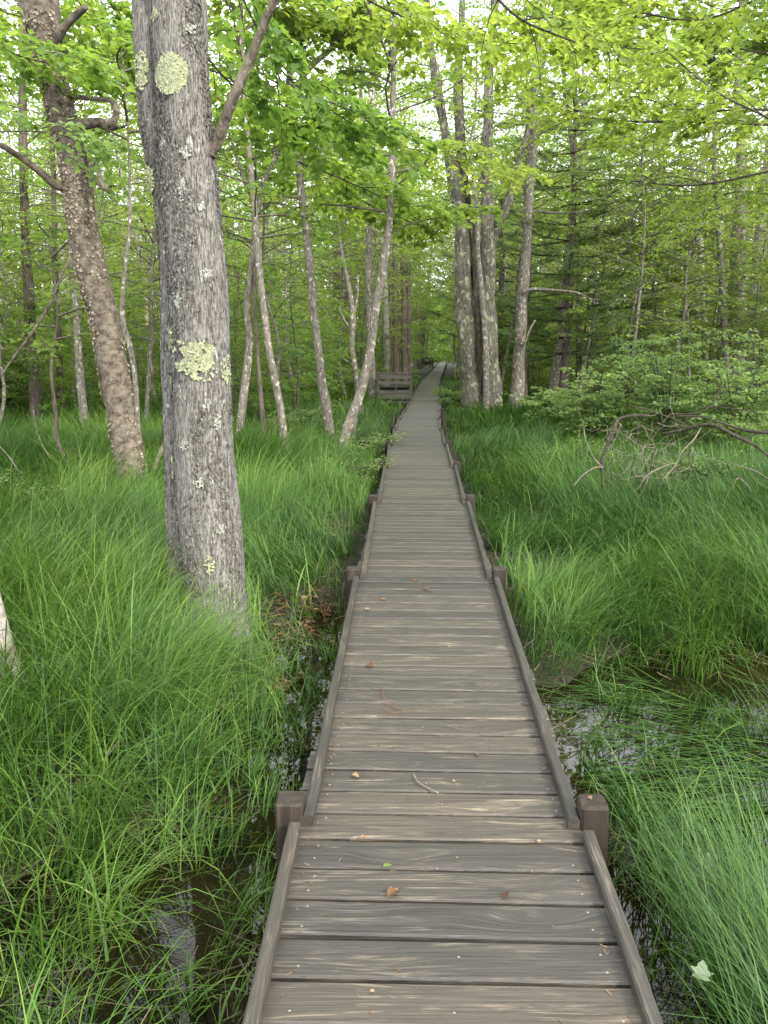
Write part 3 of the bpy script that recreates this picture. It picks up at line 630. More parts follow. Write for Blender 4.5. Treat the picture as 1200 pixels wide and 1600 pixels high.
tt('tree', 'broken brown tree with bare curled twigs behind the tan sweeping tree', [(562, 652, 12), (560, 620, 11), (555, 580, 10), (549, 540, 11), (551, 500, 10), (547, 460, 8), (541, 430, 5)], M['bark_speckle'], 6.3, None, seed=47, amp=.006, extra=[([(549, 540, 5), (540, 548, 4), (537, 560, 4), (545, 566, 3), (552, 570, 3)], None, 0), ([(549, 505, 5), (557, 470, 4), (560, 430, 3)], None, 0), ([(552, 520, 4), (538, 500, 3), (530, 480, 2)], None, 0)])
tt('tree', 'grey speckled trunk just left of the wooden bench', [(583, 634, 17), (582, 600, 14), (580, 560, 13), (578, 500, 12), (576, 430, 11), (576, 350, 10)], M['bark_speckle'], 12, dict(h0=4, Rc=2.6, nb=24), seed=48, amp=.004)
tt('birch_tree', 'pale birch behind the wooden bench', [(603, 612, 10), (604, 570, 10), (604, 520, 9), (602, 460, 9), (600, 400, 8), (596, 320, 8)], M['bark_white'], 13, dict(h0=5, Rc=2.6, nb=24), seed=49, amp=.003)
for i, (x, lb) in enumerate(((527, 'left trunk of the three dark grey trunks standing together left of the bench'), (541, 'right trunk of the three dark grey trunks standing together left of the bench'), (620, 'dark straight trunk behind the right end of the bench'), (633, 'second dark trunk right of the bench, before the distant saplings'), (640, 'third and slimmest dark trunk right of the bench'), (534, 'middle trunk of the three dark grey trunks standing together left of the bench'))):
    tt('tree', lb, [(x, 606 - (i > 1) * 4, [15, 13, 12, 12, 8, 9][i]), (x - 1, 560, [14, 12, 11, 11, 7, 8][i]), (x - 2, 480, 10), (x - 3, 400, 9), (x - 3, 300, 8)], M['bark_dark'], 13, dict(h0=5, Rc=2.8, nb=24), seed=50 + i, amp=.008)
# right cluster
cr = dict(h0=5, Rc=3.2, nb=28, ntw=9)
tt('tree', 'rugged dark trunk, leftmost of the tight cluster right of the boardwalk', [(740, 642, 33), (736, 600, 30), (732, 550, 29), (728, 490, 27), (724, 430, 26), (722, 370, 25), (716, 320, 22), (711, 290, 20), (702, 240, 17), (692, 190, 15), (682, 130, 13)], M['bark_lichen'], 15, cr, seed=61, n=30, amp=.03, rings=140, extra=[([(722, 380, 18), (724, 320, 17), (722, 260, 17), (718, 200, 17), (716, 110, 14)], 14, .3)])
tt('tree', 'narrow stem leaning against the rugged dark trunk of the cluster', [(749, 642, 16), (746, 600, 15), (742, 540, 14), (738, 480, 13), (735, 430, 10), (733, 390, 8)], M['bark_dark'], 8, None, seed=62, amp=.01, y=23.3)
tt('dead_tree', 'broken reddish stub between the two thick trunks of the cluster', [(755, 642, 17), (752, 580, 16), (748, 520, 17), (746, 450, 17), (744, 400, 18), (743, 372, 14), (741, 358, 8)], M['bark_dark'], 6.0, None, seed=63, n=18, amp=.03)
tt('tree', 'thick pale lichen covered trunk, right of the cluster middle', [(770, 644, 30), (769, 600, 27), (766, 540, 25), (763, 480, 25), (763, 420, 24), (762, 360, 20), (761, 300, 18), (762, 240, 18), (763, 170, 16), (765, 90, 13)], M['bark_lichen'], 15, cr, seed=64, n=30, amp=.02, rings=140, extra=[([(766, 400, 14), (775, 360, 13), (787, 335, 13), (799, 300, 12), (806, 270, 11), (816, 235, 10), (824, 205, 8)], 11, .1)], leafmat='leaf_light')
tt('sapling', 'thin smooth stem in front of the thick lichen covered trunk', [(760, 648, 10), (760, 600, 10), (759, 550, 9), (756, 490, 9), (751, 440, 8), (747, 390, 7), (745, 340, 7), (742, 290, 6), (735, 230, 5), (742, 180, 4)], M['bark_speckle'], 9.5, dict(h0=5, Rc=1.6, nb=14), seed=65, amp=.003)
tt('tree', 'grey speckled trunk standing apart, rightmost of the cluster by the boardwalk', [(803, 640, 24), (809, 600, 21), (811, 550, 19), (814, 500, 18), (817, 450, 18), (822, 400, 17), (824, 350, 16), (827, 300, 16), (831, 250, 15), (833, 200, 15), (836, 120, 12)], M['bark_speckle'], 14, cr, seed=66, n=26, amp=.012, rings=100, extra=[([(825, 332, 4), (845, 330, 3), (870, 333, 3), (920, 331, 2)], None, -.1), ([(815, 458, 5), (830, 452, 5), (860, 453, 4), (900, 457, 3), (925, 468, 2), (960, 480, 2)], None, -.3), ([(803, 575, 4), (816, 550, 5), (826, 520, 3), (836, 500, 2)], None, -.4)])
tt('tree', 'second thinner trunk pressed behind the grey speckled trunk of the cluster', [(818, 634, 13), (818, 580, 12), (822, 500, 11), (826, 400, 9), (822, 300, 8)], M['bark_dark'], 12, dict(h0=5, Rc=2.2, nb=18), seed=67, amp=.008)
# right background
tt('tree', 'big grey trunk deep in the wood at the right, behind the shrubs', [(1148, 600, 30), (1148, 560, 28), (1150, 500, 26), (1151, 440, 24), (1153, 380, 22), (1156, 320, 20), (1158, 240, 18), (1155, 150, 16), (1158, 60, 14)], M['bark_speckle'], 16, cr, seed=71, n=24, amp=.02, y=27, rings=80)
tt('tree', 'slim grey trunk left of the big grey trunk behind the shrubs', [(1137, 600, 12), (1133, 540, 11), (1130, 480, 10), (1126, 420, 9), (1122, 340, 9), (1116, 260, 8)], M['bark_speckle'], 13, dict(h0=5, Rc=2.6, nb=22), seed=72, y=24)
tt('birch_tree', 'white forked birch left of the big grey trunk at the right', [(1103, 560, 11), (1100, 500, 11), (1096, 440, 10), (1094, 380, 10), (1092, 320, 9), (1090, 285, 8), (1100, 245, 6), (1110, 200, 5)], M['bark_white'], 13, dict(h0=6, Rc=2.4, nb=20), seed=73, y=30, amp=.004, extra=[([(1091, 290, 6), (1078, 260, 5), (1065, 230, 4)], 12, 0)])
tt('tree', 'leaning grey trunk at the right edge behind the big grey trunk', [(1168, 590, 16), (1174, 500, 15), (1180, 420, 14), (1190, 330, 13), (1200, 240, 12)], M['bark_speckle'], 14, dict(h0=5, Rc=2.6, nb=22), seed=74, y=31)
tt('tree', 'pale straight trunk in front of the pine, right of the cluster', [(906, 610, 12), (905, 560, 11), (904, 500, 10), (905, 430, 10), (908, 350, 10), (911, 260, 9), (912, 180, 8)], M['bark_speckle'], 13, dict(h0=6, Rc=2.2, nb=18), seed=75, y=30, amp=.004)
tt('dead_tree', 'thick dark snag just behind the leafy shrubs', [(994, 600, 20), (993, 560, 19), (992, 520, 19), (991, 500, 16)], M['bark_dark'], 2.9, None, seed=76, y=26, amp=.02)
tt('birch_tree', 'white birch trunk at the far left edge of the photo', [(4, 606, 11), (2, 560, 10), (0, 500, 9), (-2, 420, 8)], M['bark_white'], 12, dict(h0=5, Rc=2.4, nb=20), seed=77, y=30)
tt('birch_tree', 'white birch seen between the tan birch and the slim brown tree', [(118, 612, 9), (115, 570, 9), (108, 520, 8), (100, 440, 7), (94, 360, 6)], M['bark_white'], 12, dict(h0=4.5, Rc=2.4, nb=20), seed=78, y=29)
tt('birch_tree', 'thin white birch with a black foot between the tan birch and the thick grey tree', [(240, 625, 9), (236, 590, 8), (232, 540, 8), (228, 490, 7), (225, 430, 6)], M['bark_white'], 11, dict(h0=4, Rc=2.4, nb=20), seed=79, y=25)

# ------------------------------------------------------------------ tree kinds, copied through the wood
def proto(seed, H, r, h0, Rc, nb, ntw, twl, nl, ls, tpl, barkm, leafm, rise=.45, prof='round', sides=8):
    rnd = np.random.RandomState(seed); k = 7
    P = np.zeros((k, 3)); P[:, 2] = np.linspace(-.2, H, k); P[1:, 0] = np.cumsum(rnd.normal(0, .02 * H, k - 1)); P[1:, 1] = np.cumsum(rnd.normal(0, .02 * H, k - 1))
    a, wd, lf = Acc(), Acc(), Acc(); Q = smooth_line(P, 22); tube(a, Q, r * (1 - .8 * np.linspace(0, 1, 22)) * (1 + .3 * np.exp(-np.linspace(0, 22, 22))), sides, disp=bark_disp(r * .05, 4, 14, seed))
    crown(wd, lf, P, h0, seed, Rc, nb, ntw, twl, nl, ls, tpl, rise, prof, r_b=min(.02, r * .30))
    ms = [a.mesh('trunk'), wd.mesh('branches'), lf.mesh('crown', smooth=False)]
    for m_, t_ in zip(ms, (barkm, M['twig_mid'], leafm)): m_.materials.append(t_)
    return ms
K = {'under': [proto(101, 6.2, .045, 1.3, 1.9, 34, 9, .55, 9, .085, MAPLE, M['bark_speckle'], M['leaf']),
               proto(102, 7.6, .055, 1.8, 2.3, 40, 10, .62, 9, .095, MAPLE, M['bark_speckle'], M['leaf_light']),
               proto(103, 4.6, .035, .9, 1.7, 30, 9, .5, 9, .075, OVAL, M['bark_dark'], M['leaf'], .3),
               proto(104, 8.8, .06, 2.6, 2.5, 42, 10, .62, 9, .09, OVAL, M['bark_speckle'], M['leaf_light'], .35)],
     'tall': [proto(111, 15, .15, 5, 3.4, 50, 11, .95, 9, .14, MAPLE, M['bark_dark'], M['leaf'], .6),
              proto(112, 17, .18, 6, 3.8, 54, 11, 1.0, 9, .15, MAPLE, M['bark_speckle'], M['leaf_light'], .6),
              proto(113, 14, .11, 4.5, 3.0, 46, 11, .9, 9, .13, OVAL, M['bark_white'], M['leaf_light'], .6)],
     'bush': [proto(131, 3.4, .025, .25, 1.5, 34, 9, .5, 9, .085, OVAL, M['bark_dark'], M['leaf_light'], .5), proto(132, 2.6, .02, .2, 1.3, 30, 9, .45, 9, .08, MAPLE, M['bark_dark'], M['leaf'], .4)],
     'pole': [proto(121, 11, .04, 6.5, 1.5, 16, 8, .6, 8, .12, DIAM, M['bark_speckle'], M['leaf'], .6, sides=6),
              proto(122, 12, .055, 6, 1.7, 18, 8, .6, 8, .12, DIAM, M['bark_dark'], M['leaf_light'], .6, sides=6)]}
def plant(kind, idx, x, y, rz, sc, label, group, name='tree', cat='tree'):
    if kind == 'bush': cat = 'bush'
    t = thing(name, label, cat, (x, y, gz1(x, y) - .02), group, rz, sc)
    for m_, nm in zip(K[kind][idx], ('trunk', 'branches', 'crown')): link(bpy.data.objects.new(nm, m_), t)
def scatter():
    r = np.random.RandomState(17); placed = []
    def ok(x, y, d):
        for (a, b_, c) in placed:
            if (a - x) ** 2 + (b_ - y) ** 2 < ((c + d) / 2) ** 2: return False
        return True
    def meadow(x, y):                                           # open sedge on both sides
        if x > xc(y): return (x < 14 and y < 23) or y < 9
        return (y < 17 and x > -7.5) or y < 11
    lab = {'under': ('leafy young tree of the green understory, %s of the boardwalk', 'understory trees %s of the boardwalk', 'young_tree'),
           'tall': ('tall forest tree with a high leafy crown, %s of the boardwalk', 'tall trees %s of the boardwalk', 'tree'),
           'pole': ('thin bare-stemmed pole tree deep in the wood, %s of the boardwalk', 'pole trees %s of the boardwalk', 'pole_tree')}
    lab['bush'] = ('bushy low seedling tree leafy to the ground, %s of the boardwalk', 'bushy seedling trees %s of the boardwalk', 'leafy_bush')
    for kind, n, ylo, yhi, dist, gap in (('bush', 230, 17.5, 50, 1.15, 2.1), ('under', 245, 12, 58, 1.5, 2.2), ('tall', 110, 15, 75, 2.5, 3.0), ('pole', 60, 24, 60, .7, 1.7)):
        c = 0; tries = 0
        while c < n and tries < 9000:
            tries += 1; y = ylo + (yhi - ylo) * r.rand() ** .75; x = r.uniform(-1, 1) * (y * .60 + 3)
            if meadow(x, y) or abs(x - xc(y)) < gap * (1 if y > 25 else 1.2) or not ok(x, y, dist): continue
            if kind != 'tall' and .13 < x / y < .26 and y < 27: continue
            placed.append((x, y, dist)); side = 'left' if x < xc(y) else 'right'; L = lab[kind]
            near = 'nearer' if y < 26 else ('farther' if y < 42 else 'farthest')
            plant(kind, r.randint(len(K[kind])), x, y, r.rand() * 6.3, .8 + .45 * r.rand(), (L[0] % side) + ', in the %s rows' % near, (L[1] % side) + ', ' + near + ' rows', L[2]); c += 1
scatter()

# tall trees standing just outside the frame: their crowns reach over the sedge and show in the water
for (x, y, i, sc_) in ((8.6, 10.5, 1, 1.1), (7.0, 6.5, 0, 1.0), (10.5, 14.5, 1, 1.15), (-8.8, 12.0, 0, 1.05)):
    plant('tall', i, x, y, x + y, sc_, 'tall leafy tree beyond the %s edge of the view, at the side of the sedge' % ('left' if x < 0 else 'right'), 'tall trees beyond the %s edge of the view' % ('left' if x < 0 else 'right'))

for i, (x, y) in enumerate(((5.6, 24), (7.2, 22.5), (9.0, 23.5), (10.6, 21.5), (8.3, 26), (11.6, 25), (6.8, 27.5), (12.8, 23))):
    plant('under', (1, 3)[i % 2], x, y, i * 1.3, .85 + .05 * (i % 4), 'bright leafy sapling in the row right behind the shrubs at the right', 'bright saplings behind the shrubs')

# saplings lining the far boardwalk: pale thin poles on both edges
r_ = np.random.RandomState(5)
for i in range(34):
    y = 30 + 1.7 * i + r_.rand(); s = -1 if i % 2 else 1; x = float(xc(y)) + s * (1.1 + 1.6 * r_.rand() + (.5 if s < 0 else 0))
    plant('pole', i % 2, x, y, r_.rand() * 6, .55 + .25 * r_.rand(), 'pale thin sapling lining the far boardwalk on its %s edge' % ('left' if s < 0 else 'right'), 'saplings lining the far boardwalk, %s edge' % ('left' if s < 0 else 'right'), 'sapling')

for i in range(22):
    y = 27 + 3.1 * i + r_.rand(); s = -1 if i % 2 else 1; x = float(xc(y)) + s * (1.7 + .9 * r_.rand()); sd = 'left' if s < 0 else 'right'
    plant('under', 3 if i % 3 else 1, x, y, r_.rand() * 6, 1.1 + .35 * r_.rand(), 'leafy tree arching over the far boardwalk from its %s edge' % sd, 'trees arching over the far boardwalk, %s edge' % sd, 'young_tree')

# ------------------------------------------------------------------ distant wood, one mass
def far_wood():
    r = np.random.RandomState(23); a, l = Acc(), Acc()
    for i in range(520):
        y = r.uniform(58, 120); x = r.uniform(-1, 1) * (y * .62 + 6)
        if abs(x - xc(y)) < 1.6: continue
        h = r.uniform(10, 17); q = r.uniform(.06, .2); lean = r.normal(0, .5, 2)
        tube(a, np.array([[x, y, -.3], [x + lean[0] * .5, y, h * .5], [x + lean[0], y + lean[1], h]]), [q, q * .7, q * .3], 5, r.rand(), cap=False)
    for i in range(1900):
        y = r.uniform(50, 125); x = r.uniform(-1, 1) * (y * .66 + 8); z = r.uniform(.8, 17)
        g = abs(x - xc(y)); 
        if g < 1.5 and z < 3.2 and y < 112: continue
        m = 80; s = r.uniform(1.0, 2.2); p = np.array([x, y, z]) + r.normal(0, 1, (m, 3)) * [s, s, s * .35]
        leaves(l, p, r.normal(0, 1, (m, 3)) * [1, 1, .4], np.array([0, 0, 1.]) + r.normal(0, .5, (m, 3)), r.uniform(.18, .36, m), DIAM, np.clip(r.uniform(.2, .8) + r.normal(0, .12, m), 0, 1))
    for i in range(1300):
        y = r.uniform(122, 165); x = xc(140.) + r.normal(0, 10); z = r.uniform(-.2, 11); m = 70; p = np.array([x, y, z]) + r.normal(0, 1, (m, 3)) * [1.6, 1.6, .7]
        leaves(l, p, r.normal(0, 1, (m, 3)) * [1, 1, .4], np.array([0, 0, 1.]) + r.normal(0, .5, (m, 3)), r.uniform(.25, .5, m), DIAM, np.clip(r.uniform(.4, 1) + r.normal(0, .12, m), 0, 1))
    for i in range(1500):
        y = r.uniform(55, 120); x = r.uniform(-1, 1) * (y * .66 + 8); z = r.uniform(10, 27); m = 70; q = r.uniform(1.2, 2.4); p = np.array([x, y, z]) + r.normal(0, 1, (m, 3)) * [q, q, q * .35]
        leaves(l, p, r.normal(0, 1, (m, 3)) * [1, 1, .4], np.array([0, 0, 1.]) + r.normal(0, .5, (m, 3)), r.uniform(.2, .4, m), DIAM, np.clip(r.uniform(.2, .8) + r.normal(0, .12, m), 0, 1))
    t = part('distant_wood_trunks', a, M['bark_speckle']); tag(t, 'far-off mass of grey trunks closing the view through the wood', 'distant wood', kind='stuff')
    t = part('distant_wood_foliage', l, M['leaf'], smooth=False); tag(t, 'far-off mass of green foliage closing the view through the wood', 'distant foliage', kind='stuff')
far_wood()

# ------------------------------------------------------------------ pine behind the cluster
def pine(px, y, H, label, seed, sc=1.0):
    r = np.random.RandomState(seed); p0 = at_y(px, 600, y); x = p0[0]; g = gz1(x, y); base = np.array([x, y, g])
    t = thing('pine_tree', label, 'pine tree', base); a, b_, l = Acc(), Acc(), Acc()
    P = np.array([[0, 0, -.2], [.1, 0, H * .5], [0, .1, H]]); tube(a, smooth_line(P, 16), np.linspace(.16, .03, 16), 10, disp=bark_disp(.01, 4, 14))
    z = 1.6; az = 0
    while z < H - .3:
        nb = r.randint(4, 6); L = (3.6 * (1 - z / H) ** .7 + .5) * sc
        for k in range(nb):
            az += 6.28 / nb + r.normal(0, .2); ln = L * r.uniform(.7, 1.1); e = r.normal(.12, .08); d = np.array([math.cos(az), math.sin(az), e])
            Q = smooth_line([np.array([0, 0, z]), np.array([0, 0, z]) + d * ln * .5 + [0, 0, -.05 * ln], np.array([0, 0, z]) + d * ln + [0, 0, .06 * ln]], 10); tube(b_, Q, np.linspace(.022, .005, 10), 4, cap=False)
            for j in range(int(9 * ln / 2)):
                tq = r.uniform(.25, 1); i0 = min(8, int(tq * 9)); q = Q[i0]; s = 1 if j % 2 else -1; h = rot_z(unit(d), s * r.uniform(.4, .9)); tl = r.uniform(.25, .7) * (1.2 - tq * .5)
                T = smooth_line([q, q + h * tl * .5, q + h * tl + [0, 0, .06]], 4); tube(b_, T, .004, 3, cap=False)
                m = int(70 * tl / .5); tt_ = r.rand(m); pos = np.stack([np.interp(tt_, np.linspace(0, 1, 4), T[:, c]) for c in range(3)], 1)
                dd = h[None] * .8 + r.normal(0, .55, (m, 3)); leaves(l, pos, dd, r.normal(0, 1, (m, 3)), r.uniform(.09, .15, m), NEED, np.clip(.5 + r.normal(0, .2, m), 0, 1))
        z += r.uniform(.38, .6)
    part('trunk', a, M['bark_dark'], t); part('branches', b_, M['twig_dark'], t); part('crown', l, M['needle'], t, smooth=False)
pine(880, 25, 9.5, 'soft-needled white pine behind the cluster of trunks right of the boardwalk', 81)
pine(775, 30, 7.5, 'smaller soft-needled pine seen between the trunks of the cluster', 82, .8)

# ------------------------------------------------------------------ shrubs at the right
def shrub(px, py, y, H, Rr, label, seed, nst=9, ls=.075, group=None):
    r = np.random.RandomState(seed); p = at_y(px, py, y); base = np.array([p[0], y, gz1(p[0], y)])
    t = thing('leafy_shrub', label, 'shrub', base, group); a, l = Acc(), Acc()
    for i in range(nst):
        az = r.rand() * 6.28; rr = Rr * r.uniform(.4, 1); h = H * r.uniform(.55, 1.0)
        P = smooth_line([[0, 0, -.1], [math.cos(az) * rr * .25, math.sin(az) * rr * .25, h * .5], [math.cos(az) * rr * .7, math.sin(az) * rr * .7, h]], 8); tube(a, P, np.linspace(.013, .005, 8), 5, cap=False)
        for k in range(13):
            tq = .1 + .9 * k / 12; i0 = min(6, int(tq * 7)); q = P[i0]; a2 = r.rand() * 6.28; ln = r.uniform(.35, .8)
            d = np.array([math.cos(a2), math.sin(a2), r.uniform(.0, .45)])
            leafy_branch(a, l, [q, q + d * ln * .5, q + d * ln], .006, r, 6, .26, 7, ls, OVAL, sides=3, start=.2, tilt=.5, v0=.35 + .4 * r.rand())
    part('stems', a, M['twig_dark'], t); part('foliage', l, M['leaf_shrub'], t, smooth=False)
shrub(1045, 640, 14.5, 2.2, 1.3, 'tallest leafy shrub with thin bare stems, at the right behind the fallen branch', 91, 9)
shrub(930, 640, 15.0, 1.55, 1.2, 'low spreading leafy shrub left of the tallest shrub', 92, 9)
shrub(1150, 640, 13.5, 1.8, 1.25, 'leafy shrub at the right edge beside the tallest shrub', 93, 8)
shrub(985, 640, 17.0, 2.4, 1.4, 'leafy shrub behind and between the low shrub and the tallest shrub', 94, 8)
shrub(1195, 560, 16, 2.3, 1.4, 'tall leafy shrub cut by the right edge of the photo', 95, 8)
shrub(870, 640, 19, 1.0, 1.0, 'small leafy shrub near the foot of the rightmost cluster trunk', 96, 9)
shrub(712, 640, 24.5, .55, .5, 'knee-high leafy plant between the boardwalk and the cluster of trunks', 97, 5)
shrub(555, 700, 13.2, .35, .35, 'small leafy seedling near the foot of the tan sweeping tree', 98, 4, .05)
shrub(480, 700, 15, .8, .8, 'thin leafy bush in the sedge between the straight tree and the slender curving tree', 99, 7, .05)
shrub(20, 640, 20, 2.2, 1.6, 'leafy bush at the left edge below the dark crooked tree', 100, 12)

# ------------------------------------------------------------------ fallen dead branch in the sedge at the right
def fallen():
    r = np.random.RandomState(8); p0 = at_z(945, 775, -.2); y = p0[1]; base = np.array([p0[0], y, -.2])
    t = thing('fallen_branch', 'bare dead branch arching out of the right sedge, with tangled pale twigs', 'dead branch', base); a = Acc(); tw = Acc()
    def lb(pts, dy, acc=a, n=8): 
        L, lr = trace(pts, y=y); lr = lr * .72; L[:, 1] += np.linspace(dy[0], dy[1], len(L)); L[1:-1] += r.normal(0, .012, (len(L) - 2, 3)); q = smooth_line(np.column_stack([L, lr]), 30); tube(acc, q[:, :3], q[:, 3], n, disp=bark_disp(.002, 20, 60, 2)); return q
    q1 = lb([(944, 782, 9), (945, 750, 9), (946, 728, 9), (952, 705, 9), (964, 684, 9), (976, 664, 9), (984, 658, 9), (1005, 656, 8), (1035, 655, 8)], (0, .5), n=12)
    q2 = lb([(1068, 654, 6), (1100, 653, 6), (1120, 658, 6), (1150, 668, 6), (1175, 673, 6), (1215, 672, 6)], (.3, -.3)); q3 = lb([(1045, 681, 8), (1065, 673, 8), (1085, 664, 8), (1105, 662, 8), (1130, 676, 8), (1155, 692, 7), (1180, 706, 6), (1215, 725, 5)], (.2, -.7), n=12)
    q4 = lb([(990, 635, 3), (1020, 639, 4), (1045, 650, 4), (1075, 663, 4), (1085, 670, 3)], (.2, .2)); q5 = lb([(1158, 693, 6), (1178, 681, 5), (1200, 672, 4), (1220, 668, 3)], (0, 0))
    q6 = lb([(1045, 668, 5), (1060, 655, 5), (1090, 652, 4), (1118, 645, 3), (1140, 620, 3), (1143, 600, 2)], (.3, .3)); lb([(1108, 640, 3), (1140, 639, 3), (1180, 644, 3), (1210, 650, 2)], (.3, .2))
    q7 = lb([(1028, 660, 4), (1026, 680, 4), (1030, 700, 4), (1026, 725, 4), (1024, 745, 3)], (.2, .2)); q8 = lb([(1011, 655, 3), (1003, 675, 3), (1004, 695, 3), (1010, 715, 3), (1016, 745, 2)], (.1, .1))
    part('limb', a, M['twig_dark'], t, base)
    def pale(pts, dy): lb(pts, dy, tw, 6)
    pale([(1092, 664, 2), (1076, 684, 3), (1052, 702, 3), (1040, 722, 3), (1020, 744, 3), (1012, 768, 2)], (-.1, -.4)); pale([(930, 778, 3), (960, 768, 4), (985, 755, 4), (1000, 742, 4), (1018, 726, 3), (1040, 718, 2)], (-.3, -.3)); pale([(1000, 740, 3), (990, 760, 2), (980, 785, 2)], (-.3, -.4))
    pale([(950, 735, 3), (970, 745, 2), (1000, 742, 3), (1030, 748, 3), (1060, 752, 2), (1100, 765, 2)], (-.2, .3)); pale([(1016, 748, 3), (1013, 770, 3), (1002, 790, 2), (990, 805, 2)], (-.3, -.3)); pale([(1150, 795 - 30, 2), (1165, 765, 3), (1180, 742, 3), (1195, 733, 3), (1215, 722, 3)], (-.3, -.6)); pale([(1075, 710, 2), (1120, 718, 2), (1160, 728, 2), (1180, 743, 2)], (0, -.4))
    pale([(902, 635, 1.5), (911, 665, 2), (914, 690, 2), (928, 718, 3), (942, 730, 2)], (0, 0)); pale([(942, 730, 2), (925, 730, 2), (905, 740, 2), (890, 755, 2)], (0, -.2)); pale([(1145, 795, 2), (1142, 775, 3), (1144, 752, 3), (1125, 740, 2), (1115, 755, 2)], (-.5, -.5))
    for k in range(120):                                          # the twig tangle
        px, py = r.normal(1010, 34), r.normal(705, 30); p = at_y(px, py, y + r.normal(0, .25)); L = [p]; d = unit(np.array([r.normal(.1, 1), r.normal(0, .7), r.normal(-.5, .8)]))
        for _ in range(4): d = unit(d + r.normal(0, .35, 3)); L.append(L[-1] + d * r.uniform(.05, .14))
        tube(tw, smooth_line(L, 8), np.linspace(.0035, .001, 8), 4)
    part('twig', tw, M['twig_pale'], t, base)
fallen()
for k_, (px, py, y_) in enumerate(((60, 760, 9.0), (545, 745, 10.6), (900, 720, 12.0), (1080, 760, 10.5))):
    shrub(px, py, y_, .26, .16, ['low leafy weed in the sedge left of the tan birch', 'low leafy weed close to the left posts, past the tan sweeping tree', 'low leafy weed in the open sedge left of the fallen branch', 'low leafy weed under the right end of the fallen branch'][k_], 300 + k_, 3, .035)
def stick(name, label, pts, y, mat, dy=0, cat='stick', group=None):
    L, lr = trace(pts, y=y); L[:, 1] += np.linspace(0, dy, len(L)); a = Acc(); q = smooth_line(np.column_stack([L, lr]), 24); tube(a, q[:, :3], q[:, 3], 8, disp=bark_disp(.002, 20, 50)); o = part(name, a, mat, None, L[0]); o.location = L[0]; tag(o, label, cat, group)
stick('fallen_branch', 'pale dead branch low between the tan birch and thick grey tree', [(240, 735, 7), (247, 715, 8), (254, 700, 8), (262, 680, 6)], 9.5, M['twig_pale'])
stick('fallen_branch', 'dark dead branch lying in the sedge behind the slender curving tree', [(385, 705, 4), (430, 697, 4), (455, 686, 5), (470, 675, 4), (485, 688, 3)], 14.5, M['bark_dark'])
stick('dead_twig', 'thin pale dead twig drooping at the far left in the sedge', [(52, 640, 2), (60, 680, 2), (75, 710, 1.6), (100, 738, 1.4)], 11, M['twig_pale'])
stick('dead_twig', 'long thin dead twig rising at the left edge', [(0, 698, 2), (15, 715, 2), (30, 738, 1.6)], 10, M['twig_pale'])
stick('dead_twig', 'small broken twig poking out of the sedge at the lower left', [(168, 1180, 5), (180, 1165, 5), (190, 1153, 5)], 3.15, M['twig_pale'])
stick('dead_limb', 'long dark dead limb slanting down at the left behind the tan birch', [(110, 400, 3), (93, 380 + 60, 4), (75, 480, 5), (50, 520, 4), (20, 560, 4), (0, 590, 3)], 9, M['bark_dark'])
stick('tree_stump', 'rotten brown stub in the sedge beside the thin bent sapling', [(122, 748, 10), (117, 738, 9), (112, 726, 7)], 11.6, M['dry'], cat='stump')
stick('tree_stump', 'short pale stub beside the foot of the slender curving tree', [(443, 722, 7), (439, 708, 6), (437, 700, 5)], 13.2, M['bark_speckle'], cat='stump')

# ------------------------------------------------------------------ branches reaching in from trees outside the frame
def overhang(label, pts, y, dy, r0, ntw, twl, nl, ls, tpl, mat, seed, sub=6, bare=.15, sag=.2):
    r = np.random.RandomState(seed); L = np.array([at_y(a, b_, y + dy * i / max(1, len(pts) - 1)) for i, (a, b_) in enumerate(pts)]); base = L[0].copy()
    t = thing('overhanging_branch', label, 'branch', base); a, l = Acc(), Acc(); Q = smooth_line(L, 30); tube(a, Q, np.linspace(r0, r0 * .3, 30), 7)
    tot = np.linalg.norm(L[-1] - L[0])
    for i in range(sub):
        tq = bare + (1 - bare) * (i + r.rand()) / sub; k = min(28, int(tq * 29)); p = Q[k]; d = unit(Q[k + 1] - Q[k]); s = 1 if i % 2 else -1
        h = rot_z(d, s * r.uniform(.4, 1.1)); h[2] = h[2] * .6 + r.normal(.0, .12); ln = twl * 2.2 * r.uniform(.6, 1.2)
        leafy_branch(a, l, [p, p + h * ln * .5 + [0, 0, .03], p + h * ln - [0, 0, sag * ln]], r0 * .45, r, ntw, twl, nl, ls, tpl, sides=4, v0=.45 + .25 * r.rand(), tilt=.3)
    leafy_branch(a, l, Q[[20, 24, 29]], r0 * .4, r, ntw, twl, nl, ls, tpl, sides=4, v0=.55, tilt=.3)
    part('twigs', a, M['twig_dark'], t, base); part('leaves', l, mat, t, base, smooth=False)
ov = overhang
ov('low leafy branch crossing the tan birch from the left edge', [(-60, 215), (20, 205), (90, 210), (150, 232)], 5.2, .2, .006, 6, .2, 7, .055, OVAL, M['leaf_shrub'], 201, 7)
ov('bright leafy beech branch hanging in along the top edge, right of the middle', [(730, -60), (800, 20), (870, 55), (960, 85), (1040, 110)], 6.5, 1.0, .012, 7, .35, 7, .075, OVAL, M['leaf_light'], 202, 10, .05)
ov('leafy branch hanging across the upper right corner', [(1260, 230), (1200, 185), (1130, 150), (1070, 105), (1015, 55)], 6.0, 1.0, .010, 6, .3, 7, .07, OVAL, M['leaf_light'], 203, 8)
ov('long dark branch with light leaves reaching in from the right, about a third down', [(1330, 215), (1240, 175), (1120, 172), (1040, 165), (940, 120)], 8.5, 1.0, .016, 7, .42, 8, .08, MAPLE, M['leaf_light'], 204, 11)
ov('long nearly level branch with lobed leaves above the white pine', [(1330, 200), (1200, 195), (1080, 190), (1000, 190), (900, 180), (840, 150)], 9.5, 1.0, .017, 7, .45, 8, .085, MAPLE, M['leaf_light'], 205, 12)
